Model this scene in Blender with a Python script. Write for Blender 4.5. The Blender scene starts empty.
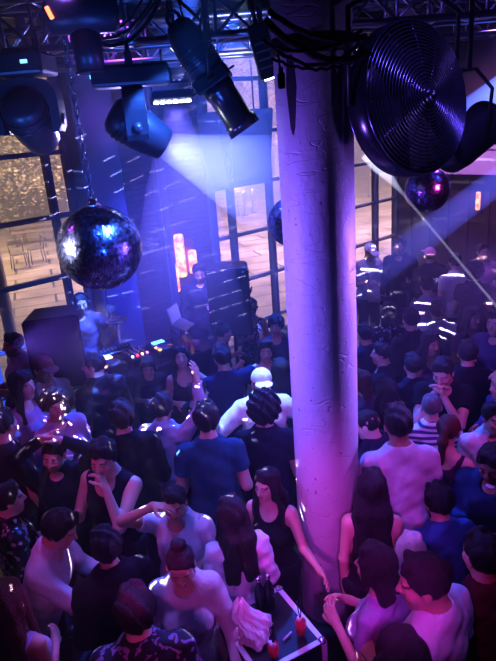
import bpy, bmesh, math, random
import numpy as np
from mathutils import Vector, Matrix

random.seed(7)
rng = np.random.default_rng(11)
SC = bpy.context.scene
COL = SC.collection
R = math.radians

# ------------------------------------------------------------------ camera
W_PX, H_PX, F_PX = 496, 661, 600.0
PITCH, ROLL, CAM_H = R(19.7), R(-4.5), 3.75
CAM = np.array([0.0, 0.0, CAM_H])
_fw = np.array([0, math.cos(PITCH), -math.sin(PITCH)])
_up0 = np.array([0, math.sin(PITCH), math.cos(PITCH)])
_r0 = np.array([1.0, 0, 0])
CR = _r0 * math.cos(ROLL) + _up0 * math.sin(ROLL)
CU = -_r0 * math.sin(ROLL) + _up0 * math.cos(ROLL)


def ray(px, py):
    v = _fw * F_PX + CR * (px - W_PX / 2) + CU * (H_PX / 2 - py)
    return v / F_PX


def at_depth(px, py, depth):
    return CAM + ray(px, py) * depth


def at_height(px, py, z):
    v = ray(px, py)
    return CAM + v * ((z - CAM_H) / v[2])


cam_data = bpy.data.cameras.new('camera')
cam = bpy.data.objects.new('camera', cam_data)
COL.objects.link(cam)
m = Matrix(((CR[0], CU[0], -_fw[0]), (CR[1], CU[1], -_fw[1]), (CR[2], CU[2], -_fw[2])))
cam.matrix_world = Matrix.Translation(Vector(CAM)) @ m.to_4x4()
cam_data.sensor_fit = 'VERTICAL'
cam_data.sensor_height = 36.0
cam_data.lens = 36.0 * F_PX / H_PX
cam_data.clip_start = 0.05
cam_data.clip_end = 300
SC.camera = cam

# ------------------------------------------------------------------ object helpers


def link(name, me, mats=None, parent=None):
    o = bpy.data.objects.new(name, me)
    COL.objects.link(o)
    if mats is not None:
        for mt in (mats if isinstance(mats, (list, tuple)) else [mats]):
            me.materials.append(mt)
    if parent is not None:
        o.parent = parent
    return o


def tag(o, label=None, cat=None, group=None, kind=None):
    if label:
        o['label'] = label
    if cat:
        o['category'] = cat
    if group:
        o['group'] = group
    if kind:
        o['kind'] = kind
    return o


def thing(name, label, cat, loc=(0, 0, 0), rot=None, group=None):
    o = bpy.data.objects.new(name, None)
    COL.objects.link(o)
    o.empty_display_size = 0.1
    if rot is None:
        o.location = loc
    else:
        o.matrix_world = Matrix.Translation(Vector(loc)) @ rot.to_4x4()
    return tag(o, label, cat, group)


def copy_tree(o, parent=None):
    c = o.copy()
    COL.objects.link(c)
    c.parent = parent
    for ch in list(o.children):
        copy_tree(ch, c)
    return c


class MB:
    """collects shapes for ONE mesh"""

    def __init__(self):
        self.v, self.f, self.s, self.m = [], [], [], []

    def add(self, vs, fs, smooth=False, mi=0):
        b = len(self.v)
        self.v.extend([tuple(map(float, p)) for p in vs])
        self.f.extend([tuple(b + i for i in f) for f in fs])
        self.s.extend([smooth] * len(fs))
        self.m.extend([mi] * len(fs))
        return self

    def box(self, c, size, rot=None, mi=0, bev=0.0):
        sx, sy, sz = [k / 2 for k in size]
        if bev <= 0:
            vs = [Vector((x * sx, y * sy, z * sz)) for x in (-1, 1) for y in (-1, 1) for z in (-1, 1)]
            fs = [(0, 1, 3, 2), (4, 6, 7, 5), (0, 4, 5, 1), (2, 3, 7, 6), (0, 2, 6, 4), (1, 5, 7, 3)]
        else:
            bm = bmesh.new()
            bmesh.ops.create_cube(bm, size=1)
            bmesh.ops.scale(bm, vec=Vector(size), verts=bm.verts)
            bmesh.ops.bevel(bm, geom=list(bm.edges), offset=min(bev, min(size) * .45), segments=2, affect='EDGES', profile=.5)
            bm.verts.index_update()
            vs = [v.co.copy() for v in bm.verts]
            fs = [tuple(v.index for v in f.verts) for f in bm.faces]
            bm.free()
        if rot is not None:
            vs = [rot @ v for v in vs]
        c = Vector(c)
        return self.add([v + c for v in vs], fs, False, mi)

    def tube(self, pts, r, n=8, cap=True, mi=0, smooth=True):
        pts = [Vector(p) for p in pts]
        rs = r if isinstance(r, (list, tuple)) else [r] * len(pts)
        vs, fs = [], []
        up = None
        for i, p in enumerate(pts):
            t = (pts[min(i + 1, len(pts) - 1)] - pts[max(i - 1, 0)])
            if t.length < 1e-9:
                t = Vector((0, 0, 1))
            t.normalize()
            if up is None:
                up = Vector((0, 0, 1)) if abs(t.z) < .9 else Vector((1, 0, 0))
            a = t.cross(up)
            if a.length < 1e-6:
                a = t.cross(Vector((.3, .9, .1)))
            a.normalize()
            b = a.cross(t).normalized()
            up = b
            for k in range(n):
                th = 2 * math.pi * k / n
                vs.append(p + (a * math.cos(th) + b * math.sin(th)) * rs[i])
        for i in range(len(pts) - 1):
            for k in range(n):
                fs.append((i * n + k, i * n + (k + 1) % n, (i + 1) * n + (k + 1) % n, (i + 1) * n + k))
        self.add(vs, fs, smooth, mi)
        if cap:
            b = len(self.v) - len(vs)
            self.f.append(tuple(b + k for k in range(n))[::-1])
            self.f.append(tuple(b + (len(pts) - 1) * n + k for k in range(n)))
            self.s += [False, False]
            self.m += [mi, mi]
        return self

    def lathe(self, prof, n=32, mat=None, mi=0, smooth=True, closed=False):
        """prof: list of (r, z) around local z; mat: 4x4"""
        vs, fs = [], []
        for (r, z) in prof:
            for k in range(n):
                th = 2 * math.pi * k / n
                v = Vector((r * math.cos(th), r * math.sin(th), z))
                vs.append(mat @ v if mat is not None else v)
        L = len(prof)
        for i in range(L if closed else L - 1):
            j = (i + 1) % L
            for k in range(n):
                fs.append((i * n + k, i * n + (k + 1) % n, j * n + (k + 1) % n, j * n + k))
        return self.add(vs, fs, smooth, mi)

    def torus(self, R_, r_, mat=None, n=40, k=8, mi=0):
        prof = [(R_ + r_ * math.cos(2 * math.pi * i / k), r_ * math.sin(2 * math.pi * i / k)) for i in range(k)]
        return self.lathe(prof, n, mat, mi, True, True)

    def build(self, name, mats=None, parent=None):
        me = bpy.data.meshes.new(name)
        me.from_pydata(self.v, [], self.f)
        me.polygons.foreach_set('use_smooth', self.s)
        if any(self.m):
            me.polygons.foreach_set('material_index', self.m)
        me.validate()
        me.update()
        return link(name, me, mats, parent)


def frame(zdir, xhint=(1, 0, 0)):
    """3x3 whose Z column points along zdir"""
    z = Vector(zdir).normalized()
    x = Vector(xhint)
    x = (x - z * x.dot(z))
    if x.length < 1e-5:
        x = Vector((0, 1, 0)) - z * z.y
    x.normalize()
    y = z.cross(x)
    return Matrix((x, y, z)).transposed()


def M4(rot, loc):
    return Matrix.Translation(Vector(loc)) @ rot.to_4x4()


# ------------------------------------------------------------------ materials
def new_mat(name):
    mt = bpy.data.materials.new(name)
    mt.use_nodes = True
    nt = mt.node_tree
    return mt, nt, nt.nodes['Principled BSDF']


def pmat(name, col, rough=.6, metal=0.0, bump=0.0, bscale=40, var=0.0, emit=None, estr=0.0, spec=.5, stretch=None):
    mt, nt, b = new_mat(name)
    b.inputs['Base Color'].default_value = (*col, 1)
    b.inputs['Roughness'].default_value = rough
    b.inputs['Metallic'].default_value = metal
    b.inputs['Specular IOR Level'].default_value = spec
    if emit:
        b.inputs['Emission Color'].default_value = (*emit, 1)
        b.inputs['Emission Strength'].default_value = estr
    if bump or var:
        tc = nt.nodes.new('ShaderNodeTexCoord')
        nz = nt.nodes.new('ShaderNodeTexNoise')
        nz.inputs['Scale'].default_value = bscale
        nz.inputs['Detail'].default_value = 4
        if stretch:
            mp = nt.nodes.new('ShaderNodeMapping')
            mp.inputs['Scale'].default_value = stretch
            nt.links.new(tc.outputs['Object'], mp.inputs['Vector'])
            nt.links.new(mp.outputs['Vector'], nz.inputs['Vector'])
        else:
            nt.links.new(tc.outputs['Object'], nz.inputs['Vector'])
        if bump:
            bp = nt.nodes.new('ShaderNodeBump')
            bp.inputs['Strength'].default_value = bump
            bp.inputs['Distance'].default_value = .02
            nt.links.new(nz.outputs['Fac'], bp.inputs['Height'])
            nt.links.new(bp.outputs['Normal'], b.inputs['Normal'])
        if var:
            mx = nt.nodes.new('ShaderNodeMix')
            mx.data_type = 'RGBA'
            nt.links.new(nz.outputs['Fac'], mx.inputs['Factor'])
            mx.inputs['A'].default_value = (*[c * (1 - var) for c in col], 1)
            mx.inputs['B'].default_value = (*[min(1, c * (1 + var)) for c in col], 1)
            nt.links.new(mx.outputs['Result'], b.inputs['Base Color'])
    return mt


# ------------------------------------------------------------------ signed-distance figures
def rotx(a):
    c, s = math.cos(a), math.sin(a)
    return np.array([[1, 0, 0], [0, c, -s], [0, s, c]])


def roty(a):
    c, s = math.cos(a), math.sin(a)
    return np.array([[c, 0, s], [0, 1, 0], [-s, 0, c]])


def rotz(a):
    c, s = math.cos(a), math.sin(a)
    return np.array([[c, -s, 0], [s, c, 0], [0, 0, 1]])


def V(*a):
    return np.array(a, float)


class Prim:
    __slots__ = ('t', 'a', 'b', 'r1', 'r2', 'k', 'M', 's', 'sub', 'clips', 'lo', 'hi', 'fold')

    def __init__(self, t, a, b=None, r1=0, r2=0, k=.03, M=None, s=None, sub=False, clips=(), fold=0.0):
        self.t, self.k, self.sub, self.clips, self.fold = t, k, sub, clips, fold
        self.a = np.asarray(a, float)
        self.M = np.eye(3) if M is None else M
        self.s = np.ones(3) if s is None else np.asarray(s, float)
        if t == 'rc':                      # round cone a->b
            self.b = np.asarray(b, float)
            self.r1, self.r2 = r1, r2
            rm = max(r1, r2) / self.s.min()
            self.lo = np.minimum(self.a, self.b) - rm
            self.hi = np.maximum(self.a, self.b) + rm
        else:                              # ellipsoid, radii r1
            self.b = None
            self.r1 = np.asarray(r1, float)
            rm = self.r1.max()
            self.lo, self.hi = self.a - rm, self.a + rm

    def inflated(self, e, clips=(), k=None, fold=0.0):
        r1 = self.r1 + e
        r2 = self.r2 + e if self.t == 'rc' else 0
        return Prim(self.t, self.a, self.b, r1, r2, self.k if k is None else k, self.M, self.s, self.sub, clips, fold)


def rc(a, b, r1, r2, k=.03, **kw):
    return Prim('rc', a, b, r1, r2, k, **kw)


def el(c, rad, k=.03, M=None, **kw):
    return Prim('el', c, None, rad, 0, k, M, **kw)


def prim_dist(p, X, Y, Z):
    dx, dy, dz = X - p.a[0], Y - p.a[1], Z - p.a[2]
    Mt = p.M
    q = [dx * Mt[0, i] + dy * Mt[1, i] + dz * Mt[2, i] for i in range(3)]
    if p.t == 'el':
        r = p.r1
        q0 = [q[i] / r[i] for i in range(3)]
        k0 = np.sqrt(q0[0] ** 2 + q0[1] ** 2 + q0[2] ** 2)
        k1 = np.sqrt((q0[0] / r[0]) ** 2 + (q0[1] / r[1]) ** 2 + (q0[2] / r[2]) ** 2)
        return k0 * (k0 - 1) / np.maximum(k1, 1e-6)
    q = [q[i] * p.s[i] for i in range(3)]
    ba = (p.M.T @ (p.b - p.a)) * p.s
    L2 = max(float(ba @ ba), 1e-12)
    t = np.clip((q[0] * ba[0] + q[1] * ba[1] + q[2] * ba[2]) / L2, 0, 1)
    d = np.sqrt((q[0] - t * ba[0]) ** 2 + (q[1] - t * ba[1]) ** 2 + (q[2] - t * ba[2]) ** 2) - (p.r1 + (p.r2 - p.r1) * t)
    return d / (0.5 * (1 + p.s.max()))


def axis(lo, hi, coarse, fines):
    """coordinates from lo to hi: step coarse, finer inside the given intervals [(a,b,step)]"""
    out = [lo]
    x = lo
    while x < hi:
        st = coarse
        for (a, b, s) in fines:
            if a <= x <= b:
                st = min(st, s)
            elif x < a < x + st:
                st = min(st, max(a - x, s))
        x += st
        out.append(x)
    return np.array(out)


def field(prims, gx, gy, gz, clips=(), noise=None):
    F = np.full((len(gx), len(gy), len(gz)), .08)
    for p in prims:
        mgn = .045 + p.k * .5
        i0, i1 = np.searchsorted(gx, [p.lo[0] - mgn, p.hi[0] + mgn])
        j0, j1 = np.searchsorted(gy, [p.lo[1] - mgn, p.hi[1] + mgn])
        k0, k1 = np.searchsorted(gz, [p.lo[2] - mgn, p.hi[2] + mgn])
        if i0 >= i1 or j0 >= j1 or k0 >= k1:
            continue
        X, Y, Z = gx[i0:i1, None, None], gy[None, j0:j1, None], gz[None, None, k0:k1]
        d = prim_dist(p, X, Y, Z)
        if p.fold:
            d = d + p.fold * (np.sin(X * 31 + Z * 47 + Y * 13) + np.sin(Z * 71 - X * 37 + Y * 53 + 1.3) * .6 + np.sin(Z * 23 + Y * 61) * .6)
        for (pt, nn) in p.clips:
            d = np.maximum(d, (X - pt[0]) * nn[0] + (Y - pt[1]) * nn[1] + (Z - pt[2]) * nn[2])
        B = F[i0:i1, j0:j1, k0:k1]
        if p.sub:
            h = np.clip(.5 - .5 * (B + d) / p.k, 0, 1)
            F[i0:i1, j0:j1, k0:k1] = B + (-d - B) * h + p.k * h * (1 - h)
        else:
            h = np.clip(.5 + .5 * (B - d) / p.k, 0, 1)
            F[i0:i1, j0:j1, k0:k1] = B + (d - B) * h - p.k * h * (1 - h)
    X, Y, Z = gx[:, None, None], gy[None, :, None], gz[None, None, :]
    if noise is not None:
        F = F + noise(X, Y, Z)
    for c in clips:
        F = np.maximum(F, c(X, Y, Z))
    return F


def surface_nets(F, gx, gy, gz):
    F = np.asarray(F)
    F[[0, -1], :, :] = np.maximum(F[[0, -1], :, :], 1e-3)
    F[:, [0, -1], :] = np.maximum(F[:, [0, -1], :], 1e-3)
    F[:, :, [0, -1]] = np.maximum(F[:, :, [0, -1]], 1e-3)
    S = F < 0
    c = S[:-1, :-1, :-1].astype(np.int8)
    for (i, j, k) in ((1, 0, 0), (0, 1, 0), (0, 0, 1), (1, 1, 0), (1, 0, 1), (0, 1, 1), (1, 1, 1)):
        sl = tuple(slice(1, None) if q else slice(None, -1) for q in (i, j, k))
        c = c + S[sl]
    act = (c > 0) & (c < 8)
    I, J, K = np.nonzero(act)
    n = len(I)
    idx = np.full(act.shape, -1, np.int64)
    idx[I, J, K] = np.arange(n)
    acc = np.zeros((n, 3))
    cnt = np.zeros(n)
    G = (gx, gy, gz)
    corners = [(i, j, k) for i in (0, 1) for j in (0, 1) for k in (0, 1)]
    for ax in range(3):
        for o in corners:
            if o[ax]:
                continue
            e = list(o)
            e[ax] = 1
            f0 = F[I + o[0], J + o[1], K + o[2]]
            f1 = F[I + e[0], J + e[1], K + e[2]]
            x = (f0 < 0) != (f1 < 0)
            t = np.where(x, f0 / np.where(x, f0 - f1, 1), 0)
            p = np.stack([gx[I + o[0]], gy[J + o[1]], gz[K + o[2]]], 1)
            q = np.stack([gx[I + e[0]], gy[J + e[1]], gz[K + e[2]]], 1)
            acc += np.where(x[:, None], p + (q - p) * t[:, None], 0)
            cnt += x
    verts = acc / np.maximum(cnt, 1)[:, None]
    quads = []
    for ax in range(3):
        b, d = [(1, 2), (2, 0), (0, 1)][ax]
        s0 = [slice(None)] * 3
        s1 = [slice(None)] * 3
        s0[ax], s1[ax] = slice(None, -1), slice(1, None)
        for w in (b, d):
            s0[w] = s1[w] = slice(1, -1)
        A, B = S[tuple(s0)], S[tuple(s1)]
        ch = A != B
        ii = list(np.nonzero(ch))
        flip = B[tuple(ii)]
        ii[b] = ii[b] + 1
        ii[d] = ii[d] + 1

        def cell(ob, od):
            q = [ii[0].copy(), ii[1].copy(), ii[2].copy()]
            q[b] -= ob
            q[d] -= od
            return idx[q[0], q[1], q[2]]
        q = np.stack([cell(1, 1), cell(0, 1), cell(0, 0), cell(1, 0)], 1)
        q[flip] = q[flip][:, ::-1]
        quads.append(q)
    quads = np.concatenate(quads) if quads else np.zeros((0, 4), int)
    quads = quads[(quads >= 0).all(1)]
    return verts, quads


def np_mesh(name, verts, quads, col=None):
    me = bpy.data.meshes.new(name)
    me.vertices.add(len(verts))
    me.vertices.foreach_set('co', np.ascontiguousarray(verts, np.float32).ravel())
    me.loops.add(len(quads) * 4)
    me.loops.foreach_set('vertex_index', np.ascontiguousarray(quads, np.int32).ravel())
    me.polygons.add(len(quads))
    me.polygons.foreach_set('loop_start', np.arange(0, len(quads) * 4, 4, dtype=np.int32))
    me.polygons.foreach_set('use_smooth', np.ones(len(quads), bool))
    me.update(calc_edges=True)
    me.validate()
    if col is not None:
        a = me.color_attributes.new('Col', 'FLOAT_COLOR', 'POINT')
        c4 = np.ones((len(verts), 4), np.float32)
        c4[:, :3] = col
        a.data.foreach_set('color', c4.ravel())
    return me


def sdf_mesh(name, prims, coarse, fines=((), (), ()), clips=(), noise=None, colfn=None, pad=.03):
    lo = np.min([p.lo for p in prims if not p.sub], 0) - pad
    hi = np.max([p.hi for p in prims if not p.sub], 0) + pad
    g = [axis(lo[i], hi[i], coarse, fines[i]) for i in range(3)]
    F = field(prims, *g, clips=clips, noise=noise)
    v, q = surface_nets(F, *g)
    return np_mesh(name, v, q, colfn(v) if colfn else None)
# ------------------------------------------------------------------ materials for people
_mc = {}


def skin_mat(tone):
    k = ('skin', tone)
    if k in _mc:
        return _mc[k]
    mt, nt, b = new_mat('skin_' + tone)
    base = {'light': (.62, .40, .31), 'tan': (.48, .29, .2), 'brown': (.25, .135, .085), 'dark': (.10, .055, .038)}[tone]
    at = nt.nodes.new('ShaderNodeAttribute')
    at.attribute_name = 'Col'
    mx = nt.nodes.new('ShaderNodeMix')
    mx.data_type = 'RGBA'
    mx.blend_type = 'MULTIPLY'
    mx.inputs['Factor'].default_value = 1
    mx.inputs['A'].default_value = (*base, 1)
    nt.links.new(at.outputs['Color'], mx.inputs['B'])
    nt.links.new(mx.outputs['Result'], b.inputs['Base Color'])
    b.inputs['Roughness'].default_value = .42
    b.inputs['Specular IOR Level'].default_value = .5
    _mc[k] = mt
    return mt


def hair_mat(col):
    k = ('hair', col)
    if k not in _mc:
        _mc[k] = pmat('hair_strands', col, rough=.55, bump=.7, bscale=60, var=.5, stretch=(3, 3, .35))
    return _mc[k]


def cloth_mat(kind, col, col2=(.9, .9, .9)):
    k = (kind, col, col2)
    if k in _mc:
        return _mc[k]
    if kind == 'plain':
        mt = pmat('cotton_cloth', col, rough=.85, bump=1.0, bscale=9, var=.18, spec=.15, stretch=(1.2, 1.2, .6))
    elif kind == 'leather':
        mt = pmat('leather', col, rough=.35, bump=.4, bscale=30, var=.2)
    elif kind == 'stripes':
        mt, nt, b = new_mat('striped_cloth')
        tc = nt.nodes.new('ShaderNodeTexCoord')
        wv = nt.nodes.new('ShaderNodeTexWave')
        wv.bands_direction = 'Z'
        wv.inputs['Scale'].default_value = 7
        wv.inputs['Distortion'].default_value = 1.2
        wv.inputs['Detail Scale'].default_value = .6
        cr = nt.nodes.new('ShaderNodeValToRGB')
        cr.color_ramp.interpolation = 'CONSTANT'
        cr.color_ramp.elements[0].color = (*col, 1)
        cr.color_ramp.elements[1].position = .5
        cr.color_ramp.elements[1].color = (*col2, 1)
        nt.links.new(tc.outputs['Object'], wv.inputs['Vector'])
        nt.links.new(wv.outputs['Fac'], cr.inputs['Fac'])
        nt.links.new(cr.outputs['Color'], b.inputs['Base Color'])
        b.inputs['Roughness'].default_value = .85
    else:  # floral / sequin
        mt, nt, b = new_mat(kind + '_cloth')
        tc = nt.nodes.new('ShaderNodeTexCoord')
        if kind == 'floral':
            nz = nt.nodes.new('ShaderNodeTexNoise')
            nz.inputs['Scale'].default_value = 14
            nz.inputs['Distortion'].default_value = 1.5
            out = nz.outputs['Fac']
            pos = .55
        else:
            nz = nt.nodes.new('ShaderNodeTexVoronoi')
            nz.inputs['Scale'].default_value = 45
            sp = nt.nodes.new('ShaderNodeSeparateColor')
            nt.links.new(nz.outputs['Color'], sp.inputs['Color'])
            out = sp.outputs['Red']
            pos = .82
            b.inputs['Metallic'].default_value = .6
        nt.links.new(tc.outputs['Object'], nz.inputs['Vector'])
        cr = nt.nodes.new('ShaderNodeValToRGB')
        cr.color_ramp.interpolation = 'CONSTANT'
        cr.color_ramp.elements[0].color = (*col, 1)
        cr.color_ramp.elements[1].position = pos
        cr.color_ramp.elements[1].color = (*col2, 1)
        nt.links.new(out, cr.inputs['Fac'])
        nt.links.new(cr.outputs['Color'], b.inputs['Base Color'])
        b.inputs['Roughness'].default_value = .35 if kind == 'sequin' else .8
    _mc[k] = mt
    return mt


GOLD = pmat('gold_metal', (.9, .65, .25), rough=.25, metal=1)
BLACKPL = pmat('black_plastic', (.012, .012, .016), rough=.4)

# ------------------------------------------------------------------ skeleton
ARM = {
    'down': ((.22, -.05, -1), (.05, .3, -1)),
    'hang': ((.12, -.08, -1), (.02, .12, -1)),
    'bent': ((.2, -.08, -1), (-.4, .8, .25)),
    'hold': ((.28, .1, -1), (-.45, .75, .5)),
    'cross': ((.2, .25, -1), (-1, .55, .1)),
    'hip': ((.75, -.25, -1), (-.6, .25, -.75)),
    'up': ((.55, .15, .8), (-.1, .15, 1)),
    'wave': ((.8, .3, .15), (.1, .2, 1)),
    'forward': ((.15, .8, -.55), (-.1, 1, .05)),
    'dance': ((.7, .25, -.45), (.15, .7, .8)),
    'out': ((.9, .35, -.4), (.5, .9, .1)),
}


def nrm(v):
    v = np.asarray(v, float)
    return v / np.linalg.norm(v)


def skeleton(P):
    fem = P.get('sex', 'm') == 'f'
    sw = .148 if fem else .178
    J = {'fem': fem, 'sw': sw}
    P0 = V(0, 0, .93)
    Rt = rotz(R(P.get('twist', 0))) @ rotx(R(-P.get('lean', 0))) @ roty(R(P.get('side', 0)))
    J['P0'], J['Rt'] = P0, Rt
    T = lambda x, y, z: P0 + Rt @ V(x, y, z)
    J['T'] = T
    J['neck0'], J['neckb'] = T(0, -.015, .48), T(0, -.01, .53)
    Rh = rotz(R(P.get('yaw', 0))) @ (rotx(R(-P.get('lean', 0) * .5))) @ rotx(R(-P.get('pitch', 0))) @ roty(R(P.get('hroll', 0)))
    J['Rh'] = Rh
    J['hc'] = J['neckb'] + Rt @ V(0, .012, .03) + Rh @ V(0, .022, .115)
    Hd = lambda x, y, z: J['hc'] + Rh @ V(x, y, z)
    J['H'] = Hd
    for sg, nm in ((1, 'R'), (-1, 'L')):
        S = T(sg * sw, -.012, .445 + P.get('shrug' + nm, 0))
        spec = P.get('arm' + nm, 'down')
        la, lf = (.27, .235) if fem else (.29, .25)
        if isinstance(spec, str) and spec in ('mouth', 'crown', 'temple', 'chin', 'ear'):
            tg = {'mouth': Hd(sg * .045, .165, -.12), 'chin': Hd(sg * .03, .13, -.2), 'crown': Hd(sg * .06, .02, .16),
                  'temple': Hd(sg * .135, .06, .04), 'ear': Hd(sg * .15, .0, -.06)}[spec]
            pole = {'mouth': V(sg * .5, .3, -1), 'chin': V(sg * .5, .3, -1), 'crown': V(sg, .25, .15), 'temple': V(sg, .35, -.25), 'ear': V(sg, .3, -.4)}[spec]
            spec = ('ik', tg, pole)
        if isinstance(spec, tuple) and isinstance(spec[0], str) and spec[0] == 'ik':
            tg, pole = np.asarray(spec[1], float), np.asarray(spec[2], float)
            dv = tg - S
            D = min(np.linalg.norm(dv), (la + lf) * .985)
            u = nrm(dv)
            tg = S + u * D
            ca = (la * la + D * D - lf * lf) / (2 * la * D)
            w = nrm(pole - u * (pole @ u))
            E = S + u * la * ca + w * la * math.sqrt(max(0, 1 - ca * ca))
            Wp = tg
        else:
            d1, d2 = ARM[spec] if isinstance(spec, str) else spec
            E = S + nrm(V(d1[0] * sg, d1[1], d1[2])) * la
            Wp = E + nrm(V(d2[0] * sg, d2[1], d2[2])) * lf
        J['S' + nm], J['E' + nm], J['W' + nm] = S, E, Wp
        hd = nrm(Wp - E)
        if P.get('arm' + nm) == 'mouth':
            hd = nrm(nrm(Hd(0, .10, -.05) - Wp) + hd * .35)
        elif P.get('arm' + nm) == 'temple':
            hd = nrm(nrm(Hd(sg * .02, .11, .06) - Wp) + hd * .2)
        J['HD' + nm] = nrm(P.get('hand' + nm, hd))
        st = P.get('stance', .1)
        fw = P.get('step', 0.0) * sg
        J['hip' + nm] = P0 + V(sg * .085, 0, -.03)
        J['ank' + nm] = V(sg * st, -.02 + fw, .085)
        mid = (J['hip' + nm] + J['ank' + nm]) / 2
        J['kn' + nm] = mid + V(sg * .005, .035 + abs(fw) * .2, 0.01)
    return J


def torso_prims(J):
    P0, Rt, fem, T, sw = J['P0'], J['Rt'], J['fem'], J['T'], J['sw']
    if fem:
        L = [rc(T(-.07, -.01, -.02), T(.07, -.01, -.02), .112, .112, .05, M=Rt, s=(1, 1.12, 1)),
             rc(T(0, .0, .08), T(0, .0, .2), .118, .112, .06, M=Rt, s=(1, 1.28, 1)),
             rc(T(0, 0, .26), T(0, -.005, .36), .126, .13, .06, M=Rt, s=(1, 1.38, 1)),
             el(T(-.062, .085, .3), (.062, .058, .06), .04), el(T(.062, .085, .3), (.062, .058, .06), .04),
             rc(T(-sw + .02, -.012, .445), T(sw - .02, -.012, .445), .047, .047, .05),
             rc(T(-.075, -.018, .455), T(0, -.015, .51), .04, .05, .05), rc(T(.075, -.018, .455), T(0, -.015, .51), .04, .05, .05)]
    else:
        L = [rc(T(-.06, -.01, -.01), T(.06, -.01, -.01), .115, .115, .05, M=Rt, s=(1, 1.12, 1)),
             rc(T(0, .005, .06), T(0, .005, .2), .142, .145, .06, M=Rt, s=(1, 1.3, 1)),
             rc(T(0, .005, .27), T(0, 0, .355), .155, .16, .06, M=Rt, s=(1, 1.36, 1)),
             rc(T(-.075, .075, .34), T(.075, .075, .34), .055, .055, .05),
             rc(T(-sw + .02, -.012, .445), T(sw - .02, -.012, .445), .058, .058, .05),
             rc(T(-.09, -.02, .46), T(0, -.015, .53), .05, .056, .05), rc(T(.09, -.02, .46), T(0, -.015, .53), .05, .056, .05)]
    return L


def arm_prims(J, nm):
    q = .84 if J['fem'] else 1.0
    S, E, Wp = J['S' + nm], J['E' + nm], J['W' + nm]
    return [rc(S, E, .052 * q, .039 * q, .03), rc(E, Wp, .041 * q, .026 * q, .02)]


def leg_prims(J, nm):
    return [rc(J['hip' + nm], J['kn' + nm], .088, .058, .05), rc(J['kn' + nm], J['ank' + nm], .06, .036, .03)]


def hand_prims(J, nm, P, near):
    sg = 1 if nm == 'R' else -1
    Wp, d = J['W' + nm], J['HD' + nm]
    # palm normal: towards the body / given
    n = np.asarray(P.get('palm' + nm, (-sg, .2, -.3)), float)
    n = nrm(n - d * (n @ d))
    u = np.cross(d, n) * (1 if sg < 0 else -1)      # towards the thumb side
    curl = P.get('curl' + nm, .35)
    q = .9 if J['fem'] else 1.0
    ex = 0 if near else .0035
    L = [rc(Wp - d * .01, Wp + d * .02, .026 * q, .026 * q, .015)]
    for i, (o, ln, kn) in enumerate(((.03, .07, .088), (.0095, .079, .093), (-.0105, .072, .089), (-.029, .056, .08))):
        k0 = Wp + (d * kn + u * o * 1.0) * q
        L.append(rc(Wp + (d * .015 + u * o * .55) * q, k0, .0155 * q, .0125 * q, .012))
        p, dirv, r = k0, d, .0092 * q + ex
        for sg_i, fr in enumerate((.46, .3, .24)):
            a = curl * (0.75, 1.0, .8)[sg_i] * (1 + .12 * i)
            dirv = nrm(dirv * math.cos(a) + n * math.sin(a) + u * (.05 * (1.2 - i) if sg_i == 0 else 0))
            e = p + dirv * ln * fr * q * 1.05
            L.append(rc(p, e, r, r * .9, .005))
            p, r = e, r * .9
            n_ = nrm(n - dirv * (n @ dirv))
        # next finger starts again from the palm direction
    t0 = Wp + (d * .022 + u * .022) * q
    td = nrm(u * .8 + d * .65 + n * .25)
    t1 = t0 + td * .04 * q
    t2 = t1 + nrm(td + d * .5 + n * curl * .6) * .032 * q
    t3 = t2 + nrm(td * .5 + d * .8 + n * curl) * .026 * q
    L += [rc(t0, t1, .0165 * q, .0125 * q, .012), rc(t1, t2, .0115 * q + ex, .0105 * q + ex, .005), rc(t2, t3, .0105 * q + ex, .0085 * q + ex, .004)]
    return L


def head_prims(J, P):
    H, Rh = J['H'], J['Rh']
    f = .955 if J['fem'] else 1.0
    h = lambda x, y, z: H(x * f, y * f, z * f)
    L = [rc(J['neck0'], H(0, -.03, -.06), .056 * (.86 if J['fem'] else 1), .052 * (.86 if J['fem'] else 1), .03),
         el(h(0, -.014, .036), V(.075, .094, .084) * f, .03, Rh),
         el(h(0, .026, -.045), V(.056, .062, .07) * f, .03, Rh),
         el(h(0, .055, -.095), V(.03, .026, .022) * f, .02, Rh),
         el(h(-.038, .05, -.025), V(.026, .03, .03) * f, .02, Rh), el(h(.038, .05, -.025), V(.026, .03, .03) * f, .02, Rh),
         rc(h(-.036, .074, .024), h(.036, .074, .024), .0115, .0115, .018),
         el(h(-.032, .097, .002), V(.017, .014, .012) * f, .014, Rh, sub=True), el(h(.032, .097, .002), V(.017, .014, .012) * f, .014, Rh, sub=True),
         el(h(-.032, .0755, .002), V(.0135, .0125, .0115) * f, .003, Rh), el(h(.032, .0755, .002), V(.0135, .0125, .0115) * f, .003, Rh),
         rc(h(0, .084, .016), h(0, .106, -.024), .0085, .0115, .012),
         rc(h(-.012, .09, -.028), h(.012, .09, -.028), .0085, .0085, .008),
         rc(h(-.019, .08, -.052), h(.019, .08, -.052), .0075, .0075, .007), rc(h(-.016, .08, -.064), h(.016, .08, -.064), .0085, .0085, .007),
         rc(h(-.02, .092, -.0575), h(.02, .092, -.0575), .0022, .0022, .004, sub=True),
         el(h(-.077, -.004, -.004), V(.011, .021, .033) * f, .008, Rh), el(h(.077, -.004, -.004), V(.011, .021, .033) * f, .008, Rh)]
    return L


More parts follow.
